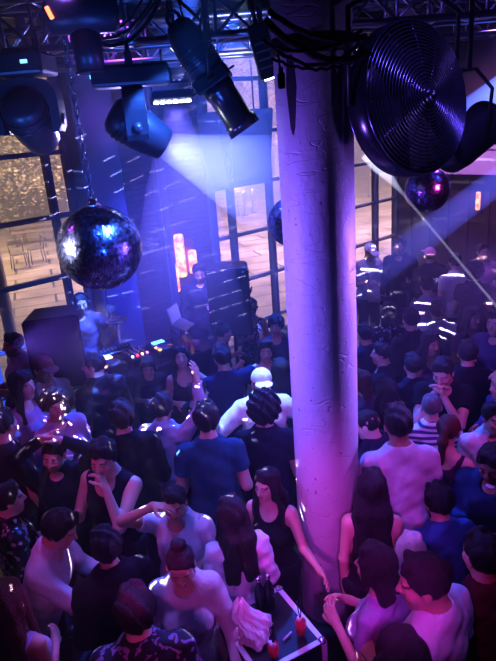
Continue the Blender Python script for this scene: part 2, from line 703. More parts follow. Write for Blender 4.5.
def face_colors(J, P):
    f = .955 if J['fem'] else 1.0

    def fn(v):
        q = ((v - J['hc']) @ J['Rh']) / f
        x, y, z = np.abs(q[:, 0]), q[:, 1], q[:, 2]
        c = np.ones((len(v), 3))
        front = y > .055
        if P.get('beard'):
            c[(z < -.035) & (z > -.125) & (y > 0.0) & (x < .08)] = (.38, .34, .34)
        else:
            c[(z < -.02) & (z > -.12) & (y > .03) & (np.abs(q[:, 0]) < .06)] = (.96, .93, .93)
        c[front & (x < .05) & (np.abs(z + .025) < .012) & (x > .022)] = (1.05, .9, .88)
        c[front & (y > .075) & (x < .021) & (np.abs(z + .058) < .0085)] = (.85, .48, .48)
        e = ((x - .032) / .0125) ** 2 + ((z - .002) / .0055) ** 2 < 1
        c[front & e] = (1.0, 1.15, 1.25)
        c[front & (((x - .032) / .0062) ** 2 + ((z - .002) / .006) ** 2 < 1)] = (.08, .07, .07)
        c[front & (np.abs(z - .0275 + (x - .03) * (x - .03) * 8) < .0045) & (x > .014) & (x < .051)] = (.2, .17, .17)
        return c
    return fn


def fines_for(J, P, near):
    fs = [[], [], []]
    st = .0055 if near else .0095
    c = J['hc']
    for i in range(3):
        fs[i].append((c[i] - .125, c[i] + .13, st))
    if near:
        for nm in 'RL':
            if P.get('fine' + nm, 1):
                a = J['W' + nm] - .0
                b = J['W' + nm] + J['HD' + nm] * .15
                for i in range(3):
                    fs[i].append((min(a[i], b[i]) - .05, max(a[i], b[i]) + .05, .0065))
    return fs


def hair_mesh(J, P):
    kind = P.get('hair', 'short')
    H, Rh = J['H'], J['Rh']
    f = .96 if J['fem'] else 1.0
    cap_r = {'short': .009, 'crop': .004, 'thick': .019, 'curly': .026, 'afro': .05, 'long': .014, 'bun': .008, 'pony': .008, 'bob': .016, 'wavy': .02, 'bald': .0025}[kind]
    n = V(0, .78, -.62)
    cc = {'short': .014, 'crop': .012, 'thick': .018, 'curly': .03, 'afro': .035, 'long': .018, 'bun': .010, 'pony': .010, 'bob': .02, 'wavy': .02, 'bald': -.028}[kind]
    L = [el(H(0, -.014, .036), V(.075 + cap_r, .094 + cap_r, .084 + cap_r) * f, .02, Rh)]
    cl = [(H(0, 0, 0) + Rh @ (n * cc), Rh @ n)]
    if kind == 'bald':
        cl.append((H(0, 0, .045), Rh @ V(0, 0, 1)))
    L[0].clips = cl
    back = J['Rt'] @ V(0, -1, 0)
    if kind in ('thick', 'short'):
        L.append(rc(H(-.035, .048, .108), H(.035, .04, .112), .017 + cap_r * .4, .017 + cap_r * .4, .02))
    if kind in ('long', 'wavy', 'bob'):
        ln = {'long': .42, 'wavy': .33, 'bob': .12}[kind]
        dn = V(0, 0, -1)
        for sx, w in ((-1, 1), (-.45, 1.1), (.45, 1.1), (1, 1)):
            a = H(sx * .062, -.045 + .02 * abs(sx), -.01)
            b = J['neckb'] + J['Rt'] @ V(sx * .075, -.075 + .03 * abs(sx), .02)
            L.append(rc(a, b, .036, .04 if kind != 'bob' else .03, .03))
            if ln > .2:
                L.append(rc(b, b + dn * (ln - .16) + back * .055 + J['Rt'] @ V(sx * .012, 0, 0), .04, .024, .03))
        for sx in (-1, 1):
            a = H(sx * .068, .025, .045)
            b = H(sx * .082, .02, -.07)
            L.append(rc(a, b, .022, .02, .02))
            if ln > .2:
                c = J['neckb'] + J['Rt'] @ V(sx * .1, .05, -.02)
                L.append(rc(b, c, .021, .021, .02))
                L.append(rc(c, c + dn * (ln - .22) + J['Rt'] @ V(sx * .01, .03, 0), .022, .014, .02))
        L.append(rc(H(-.04, .04, .105), H(.04, .04, .105), .02, .02, .02))
    if kind == 'bun':
        L.append(el(H(0, -.045, .135), (.042, .042, .036), .015))
    if kind == 'pony':
        L.append(rc(H(0, -.105, .05), H(0, -.15, -.02), .03, .032, .02))
        L.append(rc(H(0, -.15, -.02), H(0, -.135, -.2), .032, .015, .02))
    amp = {'curly': .008, 'afro': .009, 'wavy': .005, 'thick': .005, 'short': .0035}.get(kind, .0025)
    fq = 1.0 if kind not in ('curly', 'afro') else 1.25
    ph = P.get('seed', 0) * 1.7

    def noise(X, Y, Z):
        return amp * (np.sin(X * 95 * fq + ph + Z * 30) * np.sin(Y * 88 * fq + 2) + np.sin(Z * (60 if kind in ('curly', 'afro') else 14) + X * 70 + Y * 60))
    st = .0065
    return sdf_mesh('hair', L, st, clips=(), noise=noise, pad=.04)


# ------------------------------------------------------------------ clothes
def top_mesh(J, P):
    kind = P.get('top', 'tee')
    Rt, T = J['Rt'], J['T']
    e = {'tee': .013, 'tank': .008, 'shirt': .016, 'polo': .016, 'blouse': .022, 'jacket': .026, 'sweater': .021, 'dress': .010, 'strap': .008}[kind]
    fold = {'tee': .002, 'shirt': .0028, 'blouse': .0045, 'polo': .0024, 'jacket': .003, 'sweater': .0024, 'tank': .0015, 'dress': .0015, 'strap': .001}[kind]
    L = [p.inflated(e, fold=fold) for p in torso_prims(J)]
    for nm in 'RL':
        a, b = arm_prims(J, nm)
        S, E, Wp = J['S' + nm], J['E' + nm], J['W' + nm]
        d1, d2 = nrm(E - S), nrm(Wp - E)
        if kind in ('tee', 'polo'):
            L.append(a.inflated(e + .006, clips=[(S + (E - S) * (.62 if kind == 'polo' else .52), d1)], fold=fold))
        elif kind in ('shirt', 'jacket', 'sweater', 'blouse'):
            L.append(a.inflated(e + .002, fold=fold))
            if P.get('rolled'):
                L.append(b.inflated(e, clips=[(E + (Wp - E) * .2, d2)], fold=fold))
            else:
                L.append(b.inflated(e * .9, clips=[(E + (Wp - E) * .93, d2)], fold=fold))
    L.append(rc(T(-.05, -.005, -.1), T(.05, -.005, .05), (.128 if J['fem'] else .132) + e * .3, .12, .06, M=Rt, s=(1, 1.12, 1), fold=fold))
    hem = {'tee': -.10, 'polo': -.12, 'shirt': -.13, 'jacket': -.12, 'sweater': -.09, 'blouse': -.06, 'tank': -.06, 'dress': -.1, 'strap': .02}[kind]
    if kind == 'dress':
        L.append(rc(T(0, -.005, -.05), V(0, 0, .52), .165, .19, .05, s=(1, 1.15, 1)))
        clips = [lambda X, Y, Z: .5 - Z]
    else:
        o, nn = T(0, 0, hem), -(Rt @ V(0, 0, 1))
        clips = [lambda X, Y, Z: (X - o[0]) * nn[0] + (Y - o[1]) * nn[1] + (Z - o[2]) * nn[2]]
    nr = {'tee': .062, 'polo': .056, 'shirt': .054, 'jacket': .06, 'sweater': .06, 'blouse': .075, 'tank': .08, 'dress': .085, 'strap': .1}[kind]
    dip = {'tee': .05, 'polo': .045, 'shirt': .035, 'jacket': .04, 'sweater': .05, 'blouse': .075, 'tank': .1, 'dress': .1, 'strap': .12}[kind]
    if kind in ('polo', 'shirt', 'jacket'):     # collar
        c0 = J['neckb'] + Rt @ V(0, -.004, -.012)
        L.append(rc(c0, c0 + Rt @ V(0, .006, .022), .075, .068, .012))
    L.append(rc(J['neck0'] + Rt @ V(0, 0, .0), J['neckb'] + Rt @ V(0, .02, .14), nr, nr + .012, .01, sub=True))
    L.append(el(T(0, .075, .505), (nr, .085, dip), .01, Rt, sub=True))
    if kind in ('polo', 'shirt', 'jacket') and P.get('open', 1):
        L.append(rc(T(0, .12, .5), T(0, .17, .36 if kind != 'jacket' else .2), .045, .006, .006, sub=True))
    if kind in ('tank', 'strap', 'dress'):
        for sx in (-1, 1):
            L.append(el(T(sx * (J['sw'] + .035), -.01, .42), (.075, .13, .1), .012, Rt, sub=True))
    if kind in ('tank', 'dress', 'strap'):
        L.append(el(T(0, -.11, .49), (nr * .9, .05, .07), .01, Rt, sub=True))
    return sdf_mesh('top', L, .0095 if P.get('near') else .016, clips=clips, pad=.035)


def legs_mesh(J, P):
    T, Rt = J['T'], J['Rt']
    L = [torso_prims(J)[0].inflated(.012)]
    if P.get('bottom') == 'skirt':
        L.append(rc(T(0, 0, 0), V(0, 0, .58), .15, .19, .05, s=(1, 1.15, 1)))
        clips = [lambda X, Y, Z: .56 - Z]
    else:
        for nm in 'RL':
            L += [p.inflated(.014, fold=.002) for p in leg_prims(J, nm)]
        clips = [lambda X, Y, Z: .075 - Z]
    up = {'strap': .06, 'tank': .04}.get(P.get('top', 'tee'), -.03)
    o, nn = T(0, 0, up), Rt @ V(0, 0, 1)
    if up > 0:
        L.append(rc(T(-.05, 0, .0), T(.05, 0, .06), .118, .105, .05, M=Rt, s=(1, 1.15, 1)))
    clips.append(lambda X, Y, Z: (X - o[0]) * nn[0] + (Y - o[1]) * nn[1] + (Z - o[2]) * nn[2])
    return sdf_mesh('trousers', L, .02, clips=clips)


def shoe_mesh(J, nm):
    sg = 1 if nm == 'R' else -1
    a = J['ank' + nm]
    L = [rc(V(a[0], a[1] - .035, .042), V(a[0] + sg * .02, a[1] + .16, .036), .042, .04, .02), rc(a + V(0, 0, -.02), a + V(0, 0, .015), .045, .045, .02)]
    return sdf_mesh('shoe', L, .012, clips=[lambda X, Y, Z: .002 - Z])


def body_mesh(J, P):
    near = P.get('near', False)
    L = torso_prims(J)
    for nm in 'RL':
        L += leg_prims(J, nm) + arm_prims(J, nm)
        a = J['ank' + nm]
        L.append(rc(V(a[0], a[1] - .025, .035), V(a[0], a[1] + .13, .028), .033, .025, .02))
    L += head_prims(J, P)
    for nm in 'RL':
        L += hand_prims(J, nm, P, near)
    return sdf_mesh('person', L, .0135 if near else .019, fines_for(J, P, near), colfn=face_colors(J, P), pad=.02)


BODY = {}


def extras(kind, J, P, parent, col=None):
    H, Rh = J['H'], J['Rh']
    RhM = Matrix(Rh.tolist())
    if kind == 'cap':
        L = [el(H(0, -.012, .045), (.087, .106, .088), .01, Rh)]
        L[0].clips = [(H(0, 0, .04), Rh @ V(0, 0, -1))]
        b = el(H(0, .125, .052), (.072, .075, .008), .012, Rh)
        L.append(b)
        me = sdf_mesh('cap', L, .006)
        return link('cap', me, cloth_mat('plain', col or (.8, .8, .8)), parent)
    if kind == 'headband':
        mb = MB()
        mb.lathe([(.088, .0), (.094, .008), (.094, .02), (.088, .028)], 28, M4(RhM @ Matrix.Rotation(R(18), 3, 'X') @ Matrix.Diagonal((.92, 1.12, 1)), H(0, -.012, .04)))
        return mb.build('headband', cloth_mat('plain', col), parent)
    if kind == 'headphones':
        mb = MB()
        pts = [H(.098 * math.cos(t), -.005, .02 + .118 * math.sin(t)) for t in np.linspace(0, math.pi, 16)]
        mb.tube(pts, .011, 8)
        for sx in (-1, 1):
            mb.lathe([(.0, -.018), (.034, -.018), (.042, -.008), (.042, .008), (.032, .02), (0, .022)], 20, M4(frame(Rh @ V(sx, 0, 0)), H(sx * .097, -.003, -.004)))
        return mb.build('headphones', BLACKPL, parent)
    if kind == 'glasses':
        mb = MB()
        for sx in (-1, 1):
            mb.lathe([(0, 0), (.024, 0), (.026, .003), (.024, .006), (0, .006)], 16, M4(frame(Rh @ V(sx * .15, 1, 0)), H(sx * .033, .098, .0)))
            mb.tube([H(sx * .056, .092, .004), H(sx * .078, .05, .006), H(sx * .082, -.01, .004)], .003, 6)
        mb.tube([H(-.014, .104, .004), H(.014, .104, .004)], .003, 6)
        return mb.build('sunglasses', pmat('dark_lens', (.01, .01, .012), rough=.06), parent)
    if kind == 'necklace':
        mb = MB()
        T = J['T']
        pts = []
        for t in np.linspace(0, 2 * math.pi, 26):
            pts.append(T(.066 * math.sin(t), .028 + .09 * (1 + math.cos(t)) / 2 - .06, .52 - .125 * (1 + math.cos(t)) / 2))
        mb.tube(pts, .004, 6, cap=False)
        return mb.build('necklace', pmat('silver_chain', (.85, .85, .9), rough=.2, metal=1), parent)
    if kind in ('braceletR', 'braceletL'):
        nm = kind[-1]
        mb = MB()
        d = nrm(J['W' + nm] - J['E' + nm])
        mb.torus(.033, .007, M4(frame(d), J['W' + nm] - d * .035), 20, 8)
        return mb.build('bracelet', pmat('bracelet_' + nm, col or (.8, .05, .12), rough=.4), parent)
    if kind == 'collar':
        T = J['T']
        mb = MB()
        for sx in (-1, 1):
            mb.add([T(sx * .01, .125, .455), T(sx * .055, .07, .5), T(sx * .085, .085, .455), T(sx * .05, .135, .415)], [(0, 1, 2, 3), (3, 2, 1, 0)])
        L = [rc(J['neckb'] + J['Rt'] @ V(0, 0, -.03), J['neckb'] + J['Rt'] @ V(0, .004, .012), .082, .066, .01),
             rc(J['neckb'] + J['Rt'] @ V(0, 0, -.1), J['neckb'] + J['Rt'] @ V(0, .02, .12), .058, .064, .005, sub=True)]
        me = sdf_mesh('collar', L, .007)
        return link('collar', me, cloth_mat('plain', col or (.85, .85, .85)), parent)


PEOPLE = {}


SPECS = []


def person(px, py, face, label, **k):
    SPECS.append([px, py, face, label, k])


def settle():
    """keep head positions in the picture but give everyone room to stand: slightly taller or shorter, a touch sideways"""
    n = len(SPECS)
    base, rad_, tan_, el_ = [], [], [], []
    for (px, py, face, label, k) in SPECS:
        P = {q: v for q, v in k.items() if q not in ('h', 'base', 'skin', 'haircol', 'topc', 'botc', 'ext', 'group')}
        J = skeleton(P)
        sc = k.get('h', 1.72) / 1.74
        hz = k.get('base', 0) + J['hc'][2] * sc
        w = at_height(px, py, hz)
        off = rotz(R(face)) @ J['hc'] * sc
        v = ray(px, py)
        hv = math.hypot(v[0], v[1])
        base.append((w[0] - off[0] * .5, w[1] - off[1] * .5))
        rad_.append((v[0] / hv, v[1] / hv))
        tan_.append((v[1] / hv, -v[0] / hv))
        el_.append(-v[2] / hv)
    base, rad_, tan_, el_ = map(np.array, (base, rad_, tan_, el_))
    h0 = np.array([q[4].get('h', 1.72) for q in SPECS])
    A, Bt = np.zeros(n), np.zeros(n)
    amax = (h0 - 1.54).clip(.02) / el_          # farther = shorter
    amin = -(1.92 - h0).clip(.02) / el_
    dist = np.hypot(base[:, 0], base[:, 1])
    bmax = dist / 600 * 6
    for it in range(400):
        p = base + rad_ * A[:, None] + tan_ * Bt[:, None]
        D = p[:, None] - p[None]
        d = np.hypot(D[..., 0], D[..., 1]) + np.eye(n) * 9
        ov = np.clip(.47 - d, 0, None)
        # the column takes room too
        mv = (D / d[..., None] * ov[..., None]).sum(1) * .25
        for (ox_, oy_, orad) in OBST:
            cc = p - np.array([ox_, oy_])
            dc = np.hypot(cc[:, 0], cc[:, 1])
            mv += cc / dc[:, None] * np.clip(orad - dc, 0, None)[:, None] * .5
        A = np.clip(A + (mv * rad_).sum(1), amin, amax)
        Bt = np.clip(Bt + (mv * tan_).sum(1), -bmax, bmax)
    for i, q in enumerate(SPECS):
        q[4]['h'] = float(h0[i] - A[i] * el_[i])
        sh = Bt[i] / dist[i] * 600
        place_person(q[0] + sh, q[1], q[2], q[3], **q[4])


def place_person(px, py, face, label, h=1.72, base=0.0, skin='light', haircol=(.02, .014, .012), topc=('plain', (.02, .02, .03)), botc=(.02, .02, .03),
           ext=(), group='guests crowding the dance floor', **P):
    """head centre seen at (px, py); face = heading in degrees, 0 away from the camera, 180 towards it, 90 to the left"""
    ext = [x if isinstance(x, tuple) else (x, None) for x in ext]
    P.setdefault('seed', len(PEOPLE))
    key = repr(sorted((k, v) for k, v in P.items() if k != 'seed' or P.get('near')))
    J = skeleton(P)
    sc = h / 1.74
    hz = base + J['hc'][2] * sc
    w = at_height(px, py, hz)
    Rz = rotz(R(face))
    off = Rz @ J['hc'] * sc
    loc = (w[0] - off[0], w[1] - off[1], base)
    if key not in BODY:
        BODY[key] = (body_mesh(J, P), top_mesh(J, P), legs_mesh(J, P), hair_mesh(J, P) if P.get('hair') != 'none' else None, [shoe_mesh(J, 'R'), shoe_mesh(J, 'L')])
    b, t, l, hr, sh = BODY[key]

    def put(name, me, mt, parent):
        o = bpy.data.objects.new(name, me)
        COL.objects.link(o)
        if not me.materials:
            me.materials.append(mt)
        o.material_slots[0].link = 'OBJECT'
        o.material_slots[0].material = mt
        o.parent = parent
        return o
    root = put('person', b, skin_mat(skin), None)
    root.location = loc
    root.rotation_euler = (0, 0, R(face))
    root.scale = (sc, sc, sc)
    tag(root, label, 'person', group)
    nm = {'tee': 't_shirt', 'tank': 'tank_top', 'shirt': 'shirt', 'polo': 'polo_shirt', 'blouse': 'blouse', 'jacket': 'jacket', 'sweater': 'sweater', 'dress': 'dress', 'strap': 'crop_top'}[P.get('top', 'tee')]
    put(nm, t, cloth_mat(*topc), root)
    if P.get('top') != 'dress':
        put('skirt' if P.get('bottom') == 'skirt' else 'trousers', l, cloth_mat('plain', botc), root)
    if hr is not None:
        put('hair', hr, hair_mat(haircol), root)
    for s in sh:
        put('shoe', s, BLACKPL, root)
    for k, c in ext:
        extras(k, J, P, root, c)
    PEOPLE[label] = (root, J, sc)
    return root
# ------------------------------------------------------------------ the room
WA = R(50)
WD = Vector((math.sin(WA), math.cos(WA), 0))          # along the window wall, to the right
WN = Vector((-math.cos(WA), math.sin(WA), 0))         # outwards, through the glass
WROT = Matrix((WD, WN, Vector((0, 0, 1)))).transposed()
WP = 7.2


def wl(s, nd, z):
    return WD * s + WN * nd + Vector((0, 0, z))


def wbox(mb, s0, s1, n0, n1, z0, z1, mi=0, bev=0):
    mb.box(wl((s0 + s1) / 2, (n0 + n1) / 2, (z0 + z1) / 2), (s1 - s0, n1 - n0, z1 - z0), WROT, mi, bev)
    return mb


def wall_point(px, py, nd):
    v = Vector(ray(px, py))
    t = nd / v.dot(WN)
    p = Vector(CAM) + v * t
    return p.dot(WD), p.z


M_FLOOR = pmat('dark_club_floor', (.018, .018, .024), rough=.35, bump=.15, bscale=6, var=.4)
M_STEEL = pmat('painted_steel', (.06, .07, .1), rough=.5, bump=.1, bscale=8)
M_FRAME = pmat('window_steel', (.10, .10, .13), rough=.45)
M_BLACK = pmat('black_metal', (.012, .012, .016), rough=.45)
M_BLACKG = pmat('glossy_black', (.015, .015, .022), rough=.22)
M_TRUSS = pmat('aluminium_truss', (.30, .30, .36), rough=.4, metal=.9)
M_CEIL = pmat('dark_ceiling', (.03, .03, .045), rough=.9, bump=.2, bscale=3, var=.4)
M_RUB = pmat('black_rubber', (.008, .008, .01), rough=.6)
M_CHROME = pmat('chrome', (.75, .75, .8), rough=.18, metal=1)

# floor of the club and paving outside
mb = MB()
mb.add([wl(-2, -6, 0), wl(14, -6, 0), wl(14, WP + .15, 0), wl(-2, WP + .15, 0)], [(0, 1, 2, 3)])
tag(mb.build('floor', M_FLOOR), 'dark floor of the club', kind='structure')

mt, nt, b = new_mat('paving')
tc = nt.nodes.new('ShaderNodeTexCoord')
mp = nt.nodes.new('ShaderNodeMapping')
mp.inputs['Rotation'].default_value = (0, 0, R(-18))
br = nt.nodes.new('ShaderNodeTexBrick')
br.inputs['Color1'].default_value = (.34, .27, .2, 1)
br.inputs['Color2'].default_value = (.27, .215, .165, 1)
br.inputs['Mortar'].default_value = (.03, .024, .02, 1)
br.inputs['Scale'].default_value = 1.0
br.inputs['Mortar Size'].default_value = .03
br.inputs['Brick Width'].default_value = 1.9
br.inputs['Row Height'].default_value = .75
nz = nt.nodes.new('ShaderNodeTexNoise')
nz.inputs['Scale'].default_value = .9
nz.inputs['Detail'].default_value = 6
mx = nt.nodes.new('ShaderNodeMix')
mx.data_type = 'RGBA'
mx.blend_type = 'MULTIPLY'
mx.inputs['Factor'].default_value = .75
nt.links.new(tc.outputs['Object'], mp.inputs['Vector'])
nt.links.new(mp.outputs['Vector'], br.inputs['Vector'])
nt.links.new(tc.outputs['Object'], nz.inputs['Vector'])
nt.links.new(br.outputs['Color'], mx.inputs['A'])
cr = nt.nodes.new('ShaderNodeValToRGB')
cr.color_ramp.elements[0].position = .3
cr.color_ramp.elements[0].color = (.16, .15, .15, 1)
cr.color_ramp.elements[1].position = .7
nt.links.new(nz.outputs['Fac'], cr.inputs['Fac'])
nt.links.new(cr.outputs['Color'], mx.inputs['B'])
nt.links.new(mx.outputs['Result'], b.inputs['Base Color'])
b.inputs['Roughness'].default_value = .6
M_PAVE = mt
mb = MB()
mb.add([wl(-40, WP + .15, -.02), wl(60, WP + .15, -.02), wl(60, 60, -.02), wl(-40, 60, -.02)], [(0, 1, 2, 3)])
tag(mb.build('ground', M_PAVE), 'pale paving slabs of the square outside', kind='structure')

# ceiling
mb = MB()
mb.box((2.5, 4.5, 5.35), (22, 22, .2))
for i in range(9):
    wbox(mb, -2, 14, -2.2 + i * 1.1, -2.08 + i * 1.1, 5.05, 5.25)
tag(mb.build('ceiling', M_CEIL), 'dark ceiling with joists', kind='structure')

# window wall: sill, head, pier
mt, nt, b = new_mat('dark_boarding')
tc = nt.nodes.new('ShaderNodeTexCoord')
mp = nt.nodes.new('ShaderNodeMapping')
mp.inputs['Rotation'].default_value = (0, 0, -(math.pi / 2 - WA))
sx = nt.nodes.new('ShaderNodeSeparateXYZ')
cx = nt.nodes.new('ShaderNodeCombineXYZ')
br = nt.nodes.new('ShaderNodeTexBrick')
br.inputs['Color1'].default_value = (.06, .048, .07, 1)
br.inputs['Color2'].default_value = (.042, .034, .052, 1)
br.inputs['Mortar'].default_value = (.028, .024, .036, 1)
br.inputs['Scale'].default_value = 1
br.inputs['Mortar Size'].default_value = .007
br.inputs['Brick Width'].default_value = .22
br.inputs['Row Height'].default_value = .075
nt.links.new(tc.outputs['Object'], mp.inputs['Vector'])
nt.links.new(mp.outputs['Vector'], sx.inputs['Vector'])
nt.links.new(sx.outputs['X'], cx.inputs['X'])
nt.links.new(sx.outputs['Z'], cx.inputs['Y'])
nt.links.new(cx.outputs['Vector'], br.inputs['Vector'])
nt.links.new(br.outputs['Color'], b.inputs['Base Color'])
bp = nt.nodes.new('ShaderNodeBump')
bp.inputs['Strength'].default_value = .6
bp.inputs['Distance'].default_value = .02
nt.links.new(br.outputs['Fac'], bp.inputs['Height'])
bp.invert = True
nt.links.new(bp.outputs['Normal'], b.inputs['Normal'])
b.inputs['Roughness'].default_value = .55
M_BRICK = mt

mb = MB()
wbox(mb, 3.43, 5.5, WP - .05, WP + .3, 0, 5.25)
tag(mb.build('wall_back', M_BRICK), 'dark brick pier between the two banks of windows', kind='structure')
mb = MB()
wbox(mb, 3.38, 3.93, WP - .32, WP - .05, 0, 5.25, bev=.02)
wbox(mb, 3.43, 3.88, WP - .36, WP - .32, 0, 5.25)
tag(mb.build('trim_1', pmat('blue_steel_post', (.05, .08, .16), rough=.5)), 'broad dark steel post at the left of the brick pier', kind='structure')
mb = MB()
wbox(mb, 4.52, 4.66, WP - .17, WP - .05, 0, 5.25, bev=.01)
wbox(mb, 4.55, 4.63, WP - .2, WP - .17, 0, 5.25)
wbox(mb, 5.4, 5.52, WP - .12, WP - .05, 0, 5.25, bev=.01)
tag(mb.build('trim_2', M_STEEL), 'thin dark steel channels on the brick pier', kind='structure')
mb = MB()
wbox(mb, -2, 3.43, WP - .05, WP + .15, 0, .2)
wbox(mb, 5.5, 10.2, WP - .05, WP + .15, 0, .2)
tag(mb.build('baseboard_back', M_STEEL), 'low dark kerb below the windows', kind='structure')
mb = MB()
wbox(mb, -2, 3.43, WP - .05, WP + .15, 5.02, 5.25)
wbox(mb, 5.5, 10.2, WP - .05, WP + .15, 5.02, 5.25)
tag(mb.build('trim_3', M_STEEL), 'steel head beam above the windows', kind='structure')

# glass that reflects a little and lets the view through
mt = bpy.data.materials.new('clear_sheet_glass')
mt.use_nodes = True
nt = mt.node_tree
nt.nodes.clear()
out = nt.nodes.new('ShaderNodeOutputMaterial')
tr = nt.nodes.new('ShaderNodeBsdfTransparent')
tr.inputs['Color'].default_value = (.93, .94, .97, 1)
gl = nt.nodes.new('ShaderNodeBsdfGlossy')
gl.inputs['Roughness'].default_value = .03
fr = nt.nodes.new('ShaderNodeFresnel')
fr.inputs['IOR'].default_value = 1.25
ms = nt.nodes.new('ShaderNodeMixShader')
nt.links.new(fr.outputs['Fac'], ms.inputs['Fac'])
nt.links.new(tr.outputs['BSDF'], ms.inputs[1])
nt.links.new(gl.outputs['BSDF'], ms.inputs[2])
nt.links.new(ms.outputs['Shader'], out.inputs['Surface'])
M_GLASS = mt
BARS = [.48, 1.24, 1.99, 2.745, 3.5, 4.26]


def window(i, s0, s1, mull, label):
    mb = MB()
    for z in [.2] + BARS + [4.98]:
        wbox(mb, s0, s1, WP, WP + .08, z - .028, z + .028)
        wbox(mb, s0, s1, WP - .03, WP, z - .012, z + .012)
    for s in [s0 + .03] + mull + [s1 - .03]:
        wbox(mb, s - .035, s + .035, WP - .02, WP + .1, .2, 5.02)
    o = tag(mb.build('window_%d' % i, M_FRAME), label, kind='structure')
    mb = MB()
    mb.add([wl(s0, WP + .04, .2), wl(s1, WP + .04, .2), wl(s1, WP + .04, 5.0), wl(s0, WP + .04, 5.0)], [(0, 1, 2, 3)])
    mb.build('window_glass', M_GLASS, o)


window(1, -2, 3.4, [-.9, -.05, 1.0, 2.02, 3.11], 'steel framed window grid at the left looking onto trees and paving')
window(2, 5.53, 10.2, [5.93, 6.75, 7.7, 8.6, 9.52], 'steel framed window grid behind the column looking onto paving')

# right-hand wall, runs from the end of the windows towards the viewer's right
RD = -WN
RN = WD
RROT = Matrix((RD, RN, Vector((0, 0, 1)))).transposed()
RC = wl(10.2, WP + .15, 0)


def rbox(mb, t0, t1, n0, n1, z0, z1, bev=0):
    mb.box(RC + RD * (t0 + t1) / 2 + RN * (n0 + n1) / 2 + Vector((0, 0, (z0 + z1) / 2)), (t1 - t0, n1 - n0, z1 - z0), RROT, 0, bev)


mb = MB()
rbox(mb, 0, 9, 0, .2, 0, 5.25)
for i in range(22):
    rbox(mb, .06 + i * .4, .09 + i * .4, -.03, 0, .1, 2.6)
tag(mb.build('wall_right', pmat('brown_panelling', (.055, .035, .035), rough=.5, bump=.2, bscale=5, var=.35)), 'dark brown panelled wall at the far right', kind='structure')
mb = MB()
rbox(mb, .0, 9, -.5, 0, 2.52, 3.0, .01)
rbox(mb, .0, 9, -.56, -.5, 2.94, 3.02)
tag(mb.build('trim_4', pmat('bulkhead_paint', (.42, .36, .46), rough=.6, bump=.1, bscale=4)), 'pale bulkhead along the top of the panelled wall', kind='structure')

# column with rough painted plaster
mt, nt, b = new_mat('column_plaster')
tc = nt.nodes.new('ShaderNodeTexCoord')
nz = nt.nodes.new('ShaderNodeTexNoise')
nz.inputs['Scale'].default_value = 9
nz.inputs['Detail'].default_value = 8
nz.inputs['Roughness'].default_value = .65
vo = nt.nodes.new('ShaderNodeTexVoronoi')
vo.inputs['Scale'].default_value = 5
vo.feature = 'DISTANCE_TO_EDGE'
mpv = nt.nodes.new('ShaderNodeMapping')
mpv.inputs['Scale'].default_value = (.5, .5, 1.8)
nt.links.new(tc.outputs['Object'], mpv.inputs['Vector'])
nzw = nt.nodes.new('ShaderNodeTexNoise')
nzw.inputs['Scale'].default_value = 3
mxv = nt.nodes.new('ShaderNodeMix')
mxv.data_type = 'RGBA'
mxv.inputs['Factor'].default_value = .45
nt.links.new(mpv.outputs['Vector'], nzw.inputs['Vector'])
nt.links.new(mpv.outputs['Vector'], mxv.inputs['A'])
nt.links.new(nzw.outputs['Color'], mxv.inputs['B'])
nt.links.new(mxv.outputs['Result'], vo.inputs['Vector'])
nt.links.new(tc.outputs['Object'], nz.inputs['Vector'])
crk = nt.nodes.new('ShaderNodeMapRange')
crk.inputs['From Max'].default_value = .012
nt.links.new(vo.outputs['Distance'], crk.inputs['Value'])
ma = nt.nodes.new('ShaderNodeMath')
ma.operation = 'MULTIPLY_ADD'
ma.inputs[1].default_value = .35
nt.links.new(crk.outputs['Result'], ma.inputs[0])
nt.links.new(nz.outputs['Fac'], ma.inputs[2])
bp = nt.nodes.new('ShaderNodeBump')
bp.inputs['Strength'].default_value = .5
bp.inputs['Distance'].default_value = .018
nt.links.new(ma.outputs['Value'], bp.inputs['Height'])
nt.links.new(bp.outputs['Normal'], b.inputs['Normal'])
sp2 = nt.nodes.new('ShaderNodeTexNoise')
sp2.inputs['Scale'].default_value = 30
crs = nt.nodes.new('ShaderNodeValToRGB')
crs.color_ramp.elements[0].position = .26
crs.color_ramp.elements[0].color = (.12, .11, .12, 1)
crs.color_ramp.elements[1].position = .31
crs.color_ramp.elements[1].color = (.52, .49, .52, 1)
nt.links.new(tc.outputs['Object'], sp2.inputs['Vector'])
nt.links.new(sp2.outputs['Fac'], crs.inputs['Fac'])
nt.links.new(crs.outputs['Color'], b.inputs['Base Color'])
b.inputs['Roughness'].default_value = .5
M_COL = mt
v = ray(321, 300)
t = 3.5 / math.hypot(v[0], v[1])
CX, CY = v[0] * t, v[1] * t
mb = MB()
mb.lathe([(.21, z) for z in np.linspace(0, 5.25, 36)], 64, Matrix.Translation((CX, CY, 0)))
tag(mb.build('column', M_COL), 'tall round plastered column standing in the crowd', kind='structure')
mb = MB()
mb.lathe([(0, .0), (.3, 0), (.3, .3), (.28, .34), (.2, .34)], 48, Matrix.Translation((CX, CY, 0)))
tag(mb.build('trim_5', M_BLACK), 'dark round plinth at the foot of the column', kind='structure')
mb = MB()
mb.lathe([(.215, 4.02), (.222, 4.03), (.222, 4.1), (.215, 4.11)], 48, Matrix.Translation((CX, CY, 0)))
mb.lathe([(.213, 4.32), (.226, 4.33), (.226, 4.46), (.213, 4.47)], 48, Matrix.Translation((CX, CY, 0)))
tag(mb.build('column_clamp', M_BLACK), 'black steel clamp bands strapped around the top of the column', 'clamp')

